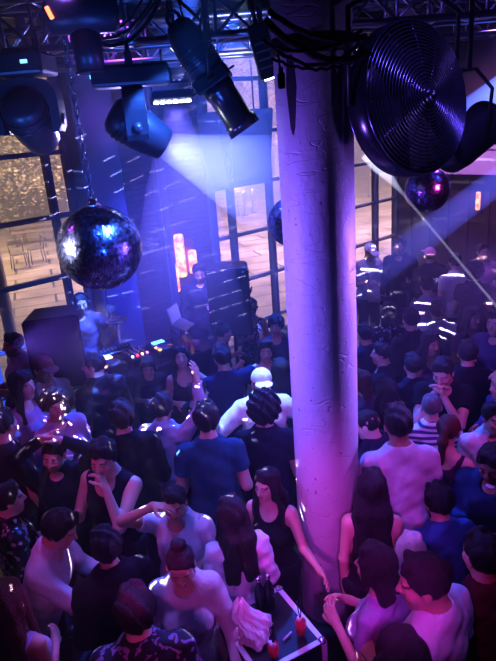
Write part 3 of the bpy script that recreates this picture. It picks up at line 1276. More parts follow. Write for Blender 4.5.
# ------------------------------------------------------------------ stage, desk and sound
mb = MB()
wbox(mb, 1.2, 6.3, 5.05, WP - .06, 0, .2, bev=.01)
tag(mb.build('platform', pmat('stage_black', (.015, .015, .02), rough=.6, bump=.1, bscale=12)), 'low black stage platform along the windows', kind='structure')

dA, dB = Vector((-1.52, 5.72, 0)), Vector((-.42, 6.5, 0))
dd = (dB - dA).normalized()
dn = Vector((-dd.y, dd.x, 0))
DROT = Matrix((dd, dn, Vector((0, 0, 1)))).transposed()
DL = (dB - dA).length
DZ = 1.25


def dpt(a, b, z):
    return dA + dd * a + dn * b + Vector((0, 0, z))


desk = thing('dj_desk', 'long black DJ desk with a plain dark front, below the brick pier', 'table', dpt(DL / 2, .3, .2), DROT)
inv = desk.matrix_world.inverted()


def child_mb(parent):
    return parent.matrix_world.inverted()


def put_child(mb, name, mat, parent):
    iv = parent.matrix_world.inverted() if parent.type == 'EMPTY' or True else None
    mb.v = [tuple(iv @ Vector(p)) for p in mb.v]
    return mb.build(name, mat, parent)


bpy.context.view_layer.update()
mb = MB()
mb.box(dpt(DL / 2, .32, DZ - .02), (DL + .1, .66, .04), DROT, bev=.008)
put_child(mb, 'table_top', M_BLACKG, desk)
mb = MB()
mb.box(dpt(DL / 2, .03, .2 + (DZ - .24) / 2), (DL, .03, DZ - .24), DROT)
put_child(mb, 'front_panel', M_BLACK, desk)
for a in (.03, DL - .03):
    mb = MB()
    mb.box(dpt(a, .35, .2 + (DZ - .24) / 2), (.05, .55, DZ - .24), DROT)
    put_child(mb, 'side_panel', M_BLACK, desk)

M_LED = {c: pmat('led_' + c, v, emit=v, estr=e) for c, v, e in (('amber', (1, .45, .12), 5), ('red', (1, .04, .05), 5), ('blue', (.1, .35, 1), 4), ('white', (.9, .85, 1), 3), ('pink', (1, .2, .7), 3))}
M_GREYPL = pmat('grey_plastic', (.10, .10, .12), rough=.35)


def deck(a, b, label, kind):
    t = thing('media_player' if kind == 'player' else 'dj_mixer', label, 'music player' if kind == 'player' else 'mixer', dpt(a, b, DZ), DROT, 'decks on the DJ desk')
    bpy.context.view_layer.update()
    w, d = (.27, .34) if kind == 'player' else (.25, .34)
    mb = MB()
    mb.box(dpt(a, b, DZ + .045), (w, d, .09), DROT, bev=.008)
    put_child(mb, 'case', M_BLACKG, t)
    mb = MB()
    if kind == 'player':
        mb.lathe([(0, .012), (.09, .012), (.1, .006), (.1, 0)], 28, M4(DROT, dpt(a, b - .05, DZ + .09)))
        mb.torus(.085, .004, M4(DROT, dpt(a, b - .05, DZ + .104)), 28, 6)
        put_child(mb, 'jog_wheel', M_CHROME, t)
        mb = MB()
        mb.box(dpt(a, b + .11, DZ + .098), (.14, .07, .015), DROT)
        put_child(mb, 'screen', M_LED['amber'] if a < .5 else M_LED['blue'], t)
        for q in range(3):
            mb = MB()
            mb.box(dpt(a - .1, b - .12 + q * .045, DZ + .094), (.025, .025, .012), DROT)
            put_child(mb, 'button', M_LED[('amber', 'red', 'amber')[q]], t)
    else:
        for q in range(4):
            for w_ in range(3):
                mb = MB()
                mb.lathe([(0, .022), (.009, .022), (.011, 0)], 10, M4(DROT, dpt(a - .09 + q * .06, b + .12 - w_ * .055, DZ + .09)))
                put_child(mb, 'knob', M_CHROME, t)
            mb = MB()
            mb.box(dpt(a - .09 + q * .06, b - .08, DZ + .097), (.018, .03, .016), DROT)
            put_child(mb, 'fader', M_LED[('white', 'red', 'amber', 'pink')[q]], t)
    return t


deck(.2, .3, 'black disc player with jog wheel at the left end of the desk', 'player')
deck(.53, .3, 'black mixer with rows of knobs between the disc players', 'mixer')
deck(.86, .3, 'black disc player with jog wheel right of the mixer', 'player')
# control strip on the left end
kb = thing('controller', 'slim controller with a curved row of pale keys standing behind the players', 'controller', dpt(.35, .57, DZ), DROT)
bpy.context.view_layer.update()
mb = MB()
mb.box(dpt(.35, .56, DZ + .09), (.46, .12, .05), DROT @ Matrix.Rotation(R(20), 3, 'X'), bev=.01)
mb.box(dpt(.35, .56, DZ + .035), (.4, .06, .07), DROT)
put_child(mb, 'case', M_BLACKG, kb)
for q in range(9):
    mb = MB()
    mb.box(dpt(.17 + q * .045, .55, DZ + .125), (.026, .05, .014), DROT @ Matrix.Rotation(R(20), 3, 'X'))
    put_child(mb, 'key', M_CHROME, kb)

# laptop
lp = dpt(1.2, .38, DZ + .012)
lap = thing('laptop', 'open silver laptop tilted on the right of the DJ desk', 'laptop', lp, DROT)
bpy.context.view_layer.update()
LR = DROT @ Matrix.Rotation(R(35), 3, 'Z')
mb = MB()
mb.box(lp + Vector((0, 0, .22)), (.27, .19, .016), LR @ Matrix.Rotation(R(25), 3, 'X'), bev=.005)
put_child(mb, 'keyboard', pmat('silver', (.22, .21, .25), rough=.4, metal=.5, var=.6, bscale=60), lap)
mb = MB()
q = lp + LR @ Vector((0, .10, .35))
mb.box(q, (.27, .012, .19), LR @ Matrix.Rotation(R(-12), 3, 'X'), bev=.004)
put_child(mb, 'lid', pmat('silver_lid', (.35, .35, .4), rough=.4, metal=.4), lap)
mb = MB()
mb.box(q + LR @ Vector((0, -.009, 0)), (.25, .003, .165), LR @ Matrix.Rotation(R(-12), 3, 'X'))
put_child(mb, 'screen', pmat('screen_glow', (.3, .3, .5), emit=(.55, .5, 1), estr=.12), lap)
for sx_ in (-.12, .12):
    mb = MB()
    mb.tube([lp + LR @ Vector((sx_, -.1, 0)), lp + LR @ Vector((sx_, .1, .2)), lp + LR @ Vector((sx_, .1, 0))], .009, 8)
    put_child(mb, 'stand_leg', M_BLACK, lap)

# cups and bottles at the right of the desk
M_REDPL = pmat('red_plastic', (.55, .03, .1), rough=.3)  # plain red plastic, does not glow
for i, (a, b_, lab) in enumerate(((1.06, .08, 'red plastic cup on the desk in front of the laptop'), (1.17, .07, 'pink plastic cup on the desk beside the red cup'))):
    mb = MB()
    mb.lathe([(0, .002), (.03, .002), (.04, .12), (.036, .12), (.028, .012), (0, .012)], 20, M4(DROT, dpt(a, b_, DZ)))
    tag(mb.build('cup', M_REDPL if i == 0 else pmat('pink_plastic', (.6, .2, .4), rough=.3)), lab, 'cup', 'cups on the DJ desk')
# little lamp stand behind the desk
lamp_p = dpt(.62, .95, .2)
lamp = thing('tray_stand', 'slim upright stand with a small round tray behind the DJ desk', 'stand', lamp_p)
bpy.context.view_layer.update()
mb = MB()
mb.tube([lamp_p + Vector((0, 0, .02)), lamp_p + Vector((0, 0, 1.35))], .018, 12)
put_child(mb, 'pole', M_CHROME, lamp)
mb = MB()
mb.lathe([(0, 0), (.17, 0), (.17, .02), (.02, .03), (0, .03)], 28, Matrix.Translation(lamp_p))
put_child(mb, 'base', M_BLACK, lamp)
mb = MB()
mb.lathe([(0, 0), (.12, 0), (.125, .02), (.115, .02), (.11, .008), (0, .008)], 28, Matrix.Translation(lamp_p + Vector((0, 0, 1.35))))
put_child(mb, 'tray', M_CHROME, lamp)
mb = MB()
gp = lamp_p + Vector((-.03, -.02, 1.36))
mb.lathe([(0, 0), (.03, 0), (.008, .01), (.006, .07), (.045, .11), (.05, .17), (.042, .2), (.038, .2), (.046, .17), (.04, .115), (0, .085)], 20, Matrix.Translation(gp))
M_DRINKGLASS = pmat('drinking_glass', (.8, .8, .9), rough=.05)
M_DRINKGLASS.node_tree.nodes['Principled BSDF'].inputs['Transmission Weight'].default_value = .9
tag(mb.build('wine_glass', M_DRINKGLASS), 'stemmed glass standing on the small round tray', 'glass')


# loudspeakers
def speaker(loc, yaw, size, label, stand_top, group=None):
    w, d, h = size
    rot = Matrix.Rotation(R(yaw), 3, 'Z')
    t = thing('loudspeaker', label, 'speaker', loc, rot, group)
    bpy.context.view_layer.update()
    mb = MB()
    bm = bmesh.new()
    # trapezoid cabinet, front (-y) wider
    pts = [(-w / 2, -d / 2), (w / 2, -d / 2), (w * .36, d / 2), (-w * .36, d / 2)]
    vs = [bm.verts.new((x, y, z)) for z in (0, h) for (x, y) in pts]
    for f in ((3, 2, 1, 0), (4, 5, 6, 7), (0, 1, 5, 4), (1, 2, 6, 5), (2, 3, 7, 6), (3, 0, 4, 7)):
        bm.faces.new([vs[i] for i in f])
    bmesh.ops.bevel(bm, geom=list(bm.edges), offset=.02, segments=3, affect='EDGES')
    bm.verts.index_update()
    mb.add([v.co.copy() for v in bm.verts], [tuple(v.index for v in f.verts) for f in bm.faces])
    bm.free()
    mb.build('cabinet', pmat('cabinet_paint', (.016, .016, .022), rough=.5, bump=.3, bscale=90), t)
    mb = MB()
    mb.box((0, -d / 2 - .008, h / 2), (w * .9, .012, h * .92), bev=.004)
    mb.build('grille', pmat('speaker_grille', (.02, .02, .026), rough=.4, bump=.8, bscale=160), t)
    for sx in (-1, 1):
        mb = MB()
        mb.box((sx * w * .455, .05, h * .6), (.012, .14, .05), bev=.004)
        mb.build('handle', M_BLACK, t)
    s = thing('speaker_stand', stand_top, 'stand', (loc[0], loc[1], 0))
    bpy.context.view_layer.update()
    mb = MB()
    zb = loc[2]
    mb.tube([(0, 0, .25), (0, 0, zb)], .022, 12)
    mb.tube([(0, 0, zb - .03), (0, 0, zb)], [.03, .07], 16)
    mb.build('pole', M_BLACK, s)
    for k in range(3):
        a = R(yaw + 90 + 120 * k)
        mb = MB()
        mb.tube([(0, 0, .75), (math.cos(a) * .3, math.sin(a) * .3, .02)], .014, 8)
        mb.tube([(0, 0, .3), (math.cos(a) * .18, math.sin(a) * .18, .31)], .009, 8)
        mb.build('leg', M_BLACK, s)
    return t


pt = at_depth(51, 312, 5.75)
speaker((pt[0], pt[1], pt[2] - .72), 12, (.52, .42, .72), 'big black loudspeaker at the left, beside the DJ with headphones', 'black tripod stand under the loudspeaker at the left', 'loudspeakers beside the DJ desk')
pt = at_depth(229, 265, 6.9)
speaker((pt[0], pt[1], pt[2] - .8), -8, (.5, .42, .8), 'black loudspeaker with handles, right of the brick pier in front of the windows', 'black tripod stand under the loudspeaker right of the pier', 'loudspeakers beside the DJ desk')

# warm glowing wall light on the brick pier
s0, z0 = wall_point(184, 262, WP - .07)
wlamp = thing('wall_light', 'cluster of three warm glowing amber tubes on the brick pier', 'wall lamp', wl(s0, WP - .06, z0), WROT)
bpy.context.view_layer.update()
mt, nt, b = new_mat('amber_tube')
tc = nt.nodes.new('ShaderNodeTexCoord')
nz = nt.nodes.new('ShaderNodeTexNoise')
nz.inputs['Scale'].default_value = 13
cr = nt.nodes.new('ShaderNodeValToRGB')
cr.color_ramp.elements[0].position = .35
cr.color_ramp.elements[0].color = (1, .14, .02, 1)
cr.color_ramp.elements[1].position = .62
cr.color_ramp.elements[1].color = (1, .55, .12, 1)
nt.links.new(tc.outputs['Object'], nz.inputs['Vector'])
nt.links.new(nz.outputs['Fac'], cr.inputs['Fac'])
nt.links.new(cr.outputs['Color'], b.inputs['Emission Color'])
b.inputs['Emission Strength'].default_value = 1.7
b.inputs['Base Color'].default_value = (.3, .1, .03, 1)
M_AMBER = mt
for (x0, y0, x1, y1) in ((176, 234, 184, 277), (170, 264, 178, 292), (189, 250, 196, 273)):
    sa, za = wall_point(x0, (y0 + y1) / 2, WP - .12)
    sb, zb = wall_point(x1, (y0 + y1) / 2, WP - .12)
    _, zt = wall_point((x0 + x1) / 2, y0, WP - .12)
    _, zl = wall_point((x0 + x1) / 2, y1, WP - .12)
    mb = MB()
    mb.tube([wl((sa + sb) / 2, WP - .13, z) for z in (zl, zl + .02, zt - .02, zt)], [(sb - sa) * .42] + [(sb - sa) * .5] * 2 + [(sb - sa) * .42], 14)
    put_child(mb, 'lamp_tube', M_AMBER, wlamp)
mb = MB()
wbox(mb, s0 - .22, s0 + .2, WP - .075, WP - .045, z0 - .36, z0 + .33, bev=.008)
put_child(mb, 'backplate', pmat('copper_plate', (.3, .12, .08), rough=.4, metal=.7), wlamp)

# far-right warm wall niche light
v_ = Vector(ray(478, 201))
tt = ((RC - Vector(CAM)).dot(RN) - .06) / v_.dot(RN)
pn = Vector(CAM) + v_ * tt
wl2 = thing('wall_light', 'single upright warm glowing lamp on the brown panelled wall at the far right', 'wall lamp', pn, RROT)
bpy.context.view_layer.update()
mb = MB()
mb.tube([pn + Vector((0, 0, z)) for z in (-.16, -.14, .14, .16)], [.03, .04, .04, .03], 12)
put_child(mb, 'lamp_tube', M_AMBER, wl2)
mb = MB()
mb.box(pn + RN * .03, (.12, .03, .4), RROT, bev=.005)
put_child(mb, 'backplate', M_BLACK, wl2)

# dark panel hung before the windows
pc = Vector(at_depth(240, 148, 7.1))
pan = thing('hanging_loudspeaker', 'large dark loudspeaker box flown from the ceiling in front of the windows', 'speaker', pc, WROT)
bpy.context.view_layer.update()
mb = MB()
bm = bmesh.new()
vs = [bm.verts.new(p) for p in [(-.36, -.2, -.42), (.28, -.2, -.42), (.28, .2, -.42), (-.36, .2, -.42), (-.46, -.2, .42), (.4, -.2, .42), (.4, .2, .42), (-.46, .2, .42)]]
for f in ((3, 2, 1, 0), (4, 5, 6, 7), (0, 1, 5, 4), (1, 2, 6, 5), (2, 3, 7, 6), (3, 0, 4, 7)):
    bm.faces.new([vs[i] for i in f])
bmesh.ops.bevel(bm, geom=list(bm.edges), offset=.015, segments=2, affect='EDGES')
bm.verts.index_update()
mb.add([v.co.copy() for v in bm.verts], [tuple(v.index for v in f.verts) for f in bm.faces])
bm.free()
mb.build('cabinet', pmat('navy_cabinet', (.03, .035, .07), rough=.6, bump=.2, bscale=60), pan)
mb = MB()
mb.box((-.03, -.215, 0), (.6, .02, .72), bev=.005)
mb.build('grille', pmat('panel_grille', (.035, .04, .08), rough=.5, bump=.6, bscale=120), pan)
mb = MB()
for sx_ in (-.3, .26):
    mb.tube([(sx_, 0, .42), (sx_, 0, 5.25 - pc.z)], .01, 6)
mb.build('hanging_wire', M_CHROME, pan)


# ------------------------------------------------------------------ mirror balls
def mirror_mat(name, tint, lo=.25):
    mt, nt, b = new_mat(name)
    at = nt.nodes.new('ShaderNodeAttribute')
    at.attribute_name = 'Tile'
    cr = nt.nodes.new('ShaderNodeValToRGB')
    cr.color_ramp.elements[0].color = (tint[0] * lo, tint[1] * lo, tint[2] * lo, 1)
    cr.color_ramp.elements[1].color = (*tint, 1)
    nt.links.new(at.outputs['Fac'], cr.inputs['Fac'])
    nt.links.new(cr.outputs['Color'], b.inputs['Base Color'])
    b.inputs['Metallic'].default_value = 1
    b.inputs['Roughness'].default_value = .22
    return mt


def mirror_ball(c, rad, rows, label, mat, chain_top, rot=(0, 0)):
    c = Vector(c)
    t = thing('mirror_ball', label, 'mirror ball', c, None, 'mirror balls hanging over the dance floor')
    Rr = Matrix.Rotation(R(rot[0]), 3, 'X') @ Matrix.Rotation(R(rot[1]), 3, 'Y')
    vs, fs, val = [], [], []
    rg = random.Random(int(rad * 1000))
    for i in range(rows):
        a0, a1 = math.pi * i / rows, math.pi * (i + 1) / rows
        am = (a0 + a1) / 2
        n = max(4, int(2 * rows * math.sin(am)))
        g = .06
        for k in range(n):
            b0, b1 = 2 * math.pi * (k + g) / n, 2 * math.pi * (k + 1 - g) / n
            base = len(vs)
            tl = [rg.uniform(-.016, .016) for _ in range(2)]
            for (a, bb, sa, sb) in ((a0 + .04 / rows, b0, -1, -1), (a1 - .04 / rows, b0, 1, -1), (a1 - .04 / rows, b1, 1, 1), (a0 + .04 / rows, b1, -1, 1)):
                rr = rad * (1.0 + (sa * tl[0] + sb * tl[1]) * 1.0 / rows * 4)
                vs.append(Rr @ Vector((rr * math.sin(a) * math.cos(bb), rr * math.sin(a) * math.sin(bb), rr * math.cos(a))))
            fs.append((base, base + 1, base + 2, base + 3))
            val.append(rg.random())
    mb = MB()
    mb.add(vs, fs)
    o = mb.build('mirror_tiles', mat, t)
    at = o.data.attributes.new('Tile', 'FLOAT', 'FACE')
    at.data.foreach_set('value', val[:len(o.data.polygons)])
    mb = MB()
    mb.lathe([(rad * .985 * math.sin(q), rad * .985 * math.cos(q)) for q in np.linspace(0.001, math.pi - .001, 24)], 40)
    mb.build('core', M_BLACK, t)
    mb = MB()
    mb.lathe([(0, rad + .05), (.03, rad + .05), (.035, rad + .02), (rad * .2, rad * .985), (0, rad * .98)], 20)
    mb.torus(.022, .006, M4(frame((1, 0, 0)), (0, 0, rad + .06)), 16, 6)
    mb.build('cap', M_CHROME, t)
    top = Vector(chain_top) - c
    st = Vector((0, 0, rad + .07))
    n = int((top - st).length / .05)
    mb = MB()
    ax = (top - st).normalized()
    for i in range(n):
        p = st.lerp(top, (i + .5) / n)
        Rm = frame(ax) @ Matrix.Rotation(R(90 * (i % 2)), 3, 'Z') @ Matrix.Rotation(R(90), 3, 'X')
        mb.lathe([(.017 + .0055 * math.cos(q), .0055 * math.sin(q)) for q in np.linspace(0, 2 * math.pi, 7)[:-1]], 10, M4(Rm @ Matrix.Diagonal((1, 1.9, 1)), p), closed=True)
    mb.build('chain', pmat('chain_steel', (.22, .2, .24), rough=.4, metal=.8), t)
    return t


b1 = at_depth(100, 248, 4.3)
mirror_ball(b1, .3, 46, 'large mirror ball hanging on a chain in front of the left windows', mirror_mat('mirror_blue', (.55, .6, 1), .12), (b1[0] - .03, b1[1], 5.1), (14, 8))
b2 = at_depth(293, 222, 5.6)
mirror_ball(b2, .235, 38, 'mirror ball half hidden behind the left edge of the column', mirror_mat('mirror_dim', (.35, .4, .8), .15), (b2[0], b2[1], 5.1), (5, 5))
b3 = at_depth(427, 190, 5.4)
mirror_ball(b3, .2, 34, 'small mirror ball below the big fan at the right', mirror_mat('mirror_plum', (.5, .3, .7), .12), (b3[0], b3[1], 5.1), (10, -6))


# ------------------------------------------------------------------ truss
def truss(p0, p1, w, label, mat, r=.025):
    p0, p1 = Vector(p0), Vector(p1)
    t = thing('lighting_truss', label, 'truss', p0)
    ax = (p1 - p0)
    L = ax.length
    ax.normalize()
    side = ax.cross(Vector((0, 0, 1))).normalized()
    up = side.cross(ax).normalized()
    cs = [side * (w / 2 * a) + up * (w / 2 * b) for a, b in ((-1, -1), (1, -1), (1, 1), (-1, 1))]
    for c in cs:
        mb = MB()
        mb.tube([c, c + ax * L], r, 10)
        mb.build('chord', mat, t)
    mb = MB()
    n = int(L / (w * 1.0))
    for q in range(4):
        a, b_ = cs[q], cs[(q + 1) % 4]
        for i in range(n):
            s0, s1 = L * i / n, L * (i + 1) / n
            if i % 2:
                mb.tube([a + ax * s0, b_ + ax * s1], r * .5, 6)
            else:
                mb.tube([b_ + ax * s0, a + ax * s1], r * .5, 6)
            mb.tube([a + ax * s0, b_ + ax * s0], r * .5, 6)
    mb.build('lattice', mat, t)
    mb = MB()
    for f in (.2, .8):
        p = ax * L * f + up * w / 2
        mb.tube([p, Vector((p.x, p.y, 5.25 - p0.z))], .012, 6)
    mb.build('hanging_wire', M_BLACK, t)
    return t


truss((-3.4, 4.62, 4.42), (4.2, 4.62, 4.42), .3, 'silver lighting truss nearest the camera crossing above the mirror ball', M_TRUSS)
truss((-3.6, 6.6, 4.5), (5.5, 6.6, 4.5), .34, 'second lighting truss farther back above the DJ desk', M_TRUSS)
truss((.98, 3.0, 4.9), (.98, 9.6, 4.9), .3, 'lighting truss running back over the dance floor behind the fan', M_TRUSS)


# ------------------------------------------------------------------ stage lights
def frame_img(ax_img, x_img=(1, 0, 0)):
    return None


def img_dir(dx, dy, dz):
    """a world direction given as right / down / away as seen from the viewer's seat"""
    return Vector(CR * dx - CU * dy + _fw * dz).normalized()


LENS = pmat('lens_glass', (.05, .06, .1), rough=.05)
LENS_ON = pmat('lens_lit', (.8, .9, 1), emit=(.75, .85, 1), estr=30)
M_FIX = pmat('fixture_black', (.02, .022, .03), rough=.38, bump=.08, bscale=50)


def moving_head(c, aim, label, size=1.0, base=True, lit=False, yoke_side=None, bw=.36, bd=.34, group='moving head lights on the trusses', swap=False):
    """c: centre of the head; aim: beam direction; base box hangs above"""
    c = Vector(c)
    aim = Vector(aim).normalized()
    t = thing('moving_head_light', label, 'stage light', c, None, group)
    k = size
    up = Vector((0, 0, 1))
    side = yoke_side if yoke_side is not None else aim.cross(up)
    side = Vector(side)
    side.z = 0
    side.normalize()
    # head barrel
    fm = frame(aim, side)
    mb = MB()
    prof = [(0, -.2), (.09, -.195), (.125, -.17), (.14, -.1), (.142, .0), (.135, .08), (.115, .2), (.108, .215), (.098, .215), (.095, .19), (0, .19)]
    mb.lathe([(r * k, z * k) for r, z in prof], 36, M4(fm, (0, 0, 0)))
    head = mb.build('head', M_FIX, t)
    mb = MB()
    mb.lathe([(0, .206 * k), (.05 * k, .204 * k), (.094 * k, .194 * k)], 28, M4(fm, (0, 0, 0)))
    mb.build('lens', LENS_ON if lit else LENS, head)
    mb = MB()
    for q in range(3):
        mb.torus(.141 * k, .006 * k, M4(fm, aim * (-.12 + q * .035) * k), 36, 6)
    mb.build('cooling_fin', M_BLACKG, head)
    # yoke
    mb = MB()
    yr = .185 * k
    fwd = up.cross(side)
    RY = Matrix((side, fwd, up)).transposed()
    pts = []
    for th in np.linspace(0, math.pi, 24):
        c_, s_ = math.cos(th), math.sin(th)
        sq = lambda v, e: math.copysign(abs(v) ** e, v)
        pts.append((.152 * c_, .05 + .145 * s_, .21 * sq(c_, .6), .05 + .2 * sq(s_, .6)))
    pts = [(.152, -.075, .19, -.075), (.152, -.04, .207, -.04)] + pts + [(-.152, -.04, -.207, -.04), (-.152, -.075, -.19, -.075)]
    vs, fs = [], []
    for (xi, zi, xo, zo) in pts:
        for (x, z, yy) in ((xi, zi, -.075), (xi, zi, .075), (xo, zo, .07), (xo, zo, -.07)):
            vs.append(RY @ Vector((x * k, yy * k, z * k)))
    for i in range(len(pts) - 1):
        for q in range(4):
            fs.append((i * 4 + q, i * 4 + (q + 1) % 4, i * 4 + 4 + (q + 1) % 4, i * 4 + 4 + q))
    e = (len(pts) - 1) * 4
    fs += [(3, 2, 1, 0), (e, e + 1, e + 2, e + 3)]
    mb.add(vs, fs, False)
    mb.lathe([(0, -.215 * k), (.035 * k, -.215 * k), (.035 * k, .215 * k), (0, .215 * k)], 16, M4(frame(side), (0, 0, 0)))
    mb.build('yoke', M_FIX, t)
    mb = MB()
    mb.lathe([(0, .22 * k), (.07 * k, .22 * k), (.07 * k, .27 * k), (0, .27 * k)], 20)
    mb.box((0, 0, .325 * k), (bw * k, bd * k, .13 * k), RY, bev=.02)
    bs = mb.build('base', M_BLACK, t)
    mb = MB()
    mb.box(RY @ Vector((.08 * k, -(bd / 2 + .002) * k, .33 * k)), (.04 * k, .008, .02 * k), RY)
    mb.build('display', M_LED['blue'], bs)
    for sx in (-.12, .12):
        mb = MB()
        mb.box(RY @ Vector((sx * k, 0, .42 * k)), (.04 * k, .05 * k, .09 * k), RY, bev=.008)
        mb.tube([RY @ Vector((sx * k, 0, .38 * k)), RY @ Vector((sx * k, 0, .52 * k))], .012, 8)
        mb.build('clamp', M_BLACK, t)
    return t


# 1: seen from behind, hanging at the left edge
moving_head(at_depth(31, 121, 3.9), img_dir(.05, .30, 1), 'rounded moving head light hanging at the left edge of the truss, lens turned away', 1.02, yoke_side=Vector(CR))
# 2: barrel pointing to lower right, lit
c2 = Vector(at_depth(137, 128, 3.75))
aim2 = (Vector(at_depth(255, 186, 6.6)) - c2).normalized()
moving_head(c2, img_dir(.8, .38, .45), 'moving head light with its barrel tilted to the right, throwing a pale beam', .92, lit=True, yoke_side=img_dir(.15, 0, -1), bw=.3, bd=.5)


# long profile spot
def profile_spot(c, aim, label, k=1.0, q_=1.28):
    c = Vector(c)
    aim = Vector(aim).normalized()
    t = thing('profile_spotlight', label, 'stage light', c)
    fm = frame(aim, (0, 0, 1))
    mb = MB()
    mb.lathe([(r * k * q_, z * k) for r, z in [(0, -.42), (.05, -.415), (.075, -.38), (.09, -.3), (.098, -.22), (.098, -.05), (.07, -.03), (.07, 0), (0, 0)]], 32, M4(fm, (0, 0, 0)))
    lh = mb.build('lamp_house', M_FIX, t)
    mb = MB()
    for q in range(6):
        mb.torus(.097 * k * q_, .006 * k, M4(fm, aim * (-.2 + q * .022) * k), 32, 6)
    mb.build('cooling_fin', M_BLACKG, lh)
    mb = MB()
    mb.torus(.045 * k, .012 * k, M4(fm @ Matrix.Rotation(R(90), 3, 'X'), aim * -.44 * k), 24, 8)
    mb.build('handle', M_BLACK, lh)
    mb = MB()
    mb.box(aim * .02 * k, (.26 * k, .26 * k, .1 * k), fm, bev=.012)
    for q in range(4):
        a = math.pi / 2 * q
        p = fm @ Vector((math.cos(a) * .15, math.sin(a) * .15, .03)) * k
        mb.box(p, (.05 * k, .05 * k, .012 * k), fm, bev=.004)
    mb.build('shutter_gate', M_BLACK, t)
    mb = MB()
    mb.lathe([(r * k * q_, z * k) for r, z in [(0, .06), (.085, .06), (.088, .12), (.082, .13), (.082, .34), (.092, .35), (.096, .42), (.086, .42), (.078, .36), (0, .36)]], 32, M4(fm, (0, 0, 0)))
    tb = mb.build('lens_tube', pmat('tube_black', (.025, .025, .035), rough=.25), t)
    mb = MB()
    mb.lathe([(0, .378 * k), (.04 * k, .376 * k), (.1 * k, .366 * k)], 24, M4(fm, (0, 0, 0)))
    mb.build('lens', LENS, tb)
    mb = MB()
    sd = aim.cross(Vector((0, 0, 1))).normalized()
    top = Vector((0, 0, .36 * k))
    mb.tube([sd * .15 * k, sd * .14 * k + top * .6, sd * .07 * k + top, sd * -.07 * k + top, sd * -.14 * k + top * .6, sd * -.15 * k], .013, 8)
    mb.tube([top, top + Vector((0, 0, .12))], .02, 10)
    mb.build('yoke', M_BLACK, t)
    return t


profile_spot(at_depth(211, 77, 3.75), img_dir(.56, .78, .25), 'long black profile spotlight with a rear handle, slanting down left of the column', .9)

# wash light top left with glowing side lamp and hanging barrel
pw = Vector(at_depth(82, 14, 3.35))
t = thing('wash_light', 'bulky dark stage light at the top left with an orange indicator and downward barrel', 'stage light', pw)
RR = Matrix((Vector((1, 0, 0)), Vector((0, 1, 0)), Vector((0, 0, 1)))).transposed()
mb = MB()
mb.lathe([(0, -.205), (.07, -.2), (.1, -.17), (.105, .17), (.07, .2), (0, .205)], 28, M4(frame((1, .1, 0)), (0, 0, 0)))
mb.box((0, .03, .05), (.3, .2, .14), None, bev=.03)
mb.build('housing', M_FIX, t)
mb = MB()
mb.tube([(0, .02, -.08), (.0, .02, -.3)], [.085, .08], 24)
mb.torus(.082, .008, Matrix.Translation((0, .02, -.3)), 28, 6)
mb.build('barrel', M_FIX, t)
mb = MB()
mb.box((-.15, -.115, .0), (.022, .02, .065), Matrix.Rotation(R(-20), 3, 'Y'), bev=.004)
mb.build('indicator', pmat('orange_indicator', (1, .15, .05), emit=(1, .16, .05), estr=4), t)
mb = MB()
mb.tube([(0, 0, .1), (0, 0, .5)], .02, 10)
mb.build('yoke', M_BLACK, t)

# small flat LED fixtures
for (px, py, dep, lab, on) in ((172, 97, 5.2, 'small flat LED panel light hanging below the far truss, left of the profile spotlight', 1), (163, 76, 5.4, 'short flat LED bar light clamped to the far truss above the small panel light', 0)):
    p = Vector(at_depth(px, py, dep))
    t = thing('hanging_led_panel', lab, 'stage light', p, Matrix.Rotation(R(12), 3, 'Z'), 'flat LED lights on the far truss')
    mb = MB()
    mb.box((0, 0, 0), (.36, .2, .07), Matrix.Rotation(R(-14), 3, 'X'), bev=.012)
    mb.build('housing', M_FIX, t)
    mb = MB()
    for q in range(6):
        mb.lathe([(0, 0), (.02, 0), (.024, .008), (.0, .008)], 12, M4(Matrix.Rotation(R(180 - 14), 3, 'X'), (-.14 + q * .056, 0.005, -.036)))
    mb.build('lamp_lens', LENS_ON if on else LENS, t)
    mb = MB()
    mb.tube([(-.17, 0, 0), (-.17, 0, .12), (.17, 0, .12), (.17, 0, 0)], .01, 6)
    mb.tube([(0, 0, .12), (0, 0, .24)], .012, 6)
    mb.build('yoke', M_BLACK, t)

# dark box light beside the column
p = Vector(at_depth(263, 52, 4.0))
t = thing('hanging_strobe_light', 'tall narrow black strobe light with a small white lamp, left of the column top', 'stage light', p, Matrix.Rotation(R(-12), 3, 'Y'))
mb = MB()
mb.box((0, 0, .0), (.13, .13, .34), bev=.015)
mb.build('housing', M_FIX, t)
mb = MB()
mb.lathe([(0, -.175), (.035, -.175), (.04, -.165)], 18)
mb.build('lamp_lens', pmat('white_lamp', (1, 1, 1), emit=(.7, .8, 1), estr=25), t)
mb = MB()
for q in range(4):
    mb.box((0, -.068, -.1 + q * .05), (.1, .008, .012))
mb.build('cooling_fin', M_TRUSS, t)
mb = MB()
mb.tube([(0, 0, .15), (0, 0, .45)], .014, 8)
mb.build('clamp', M_BLACK, t)

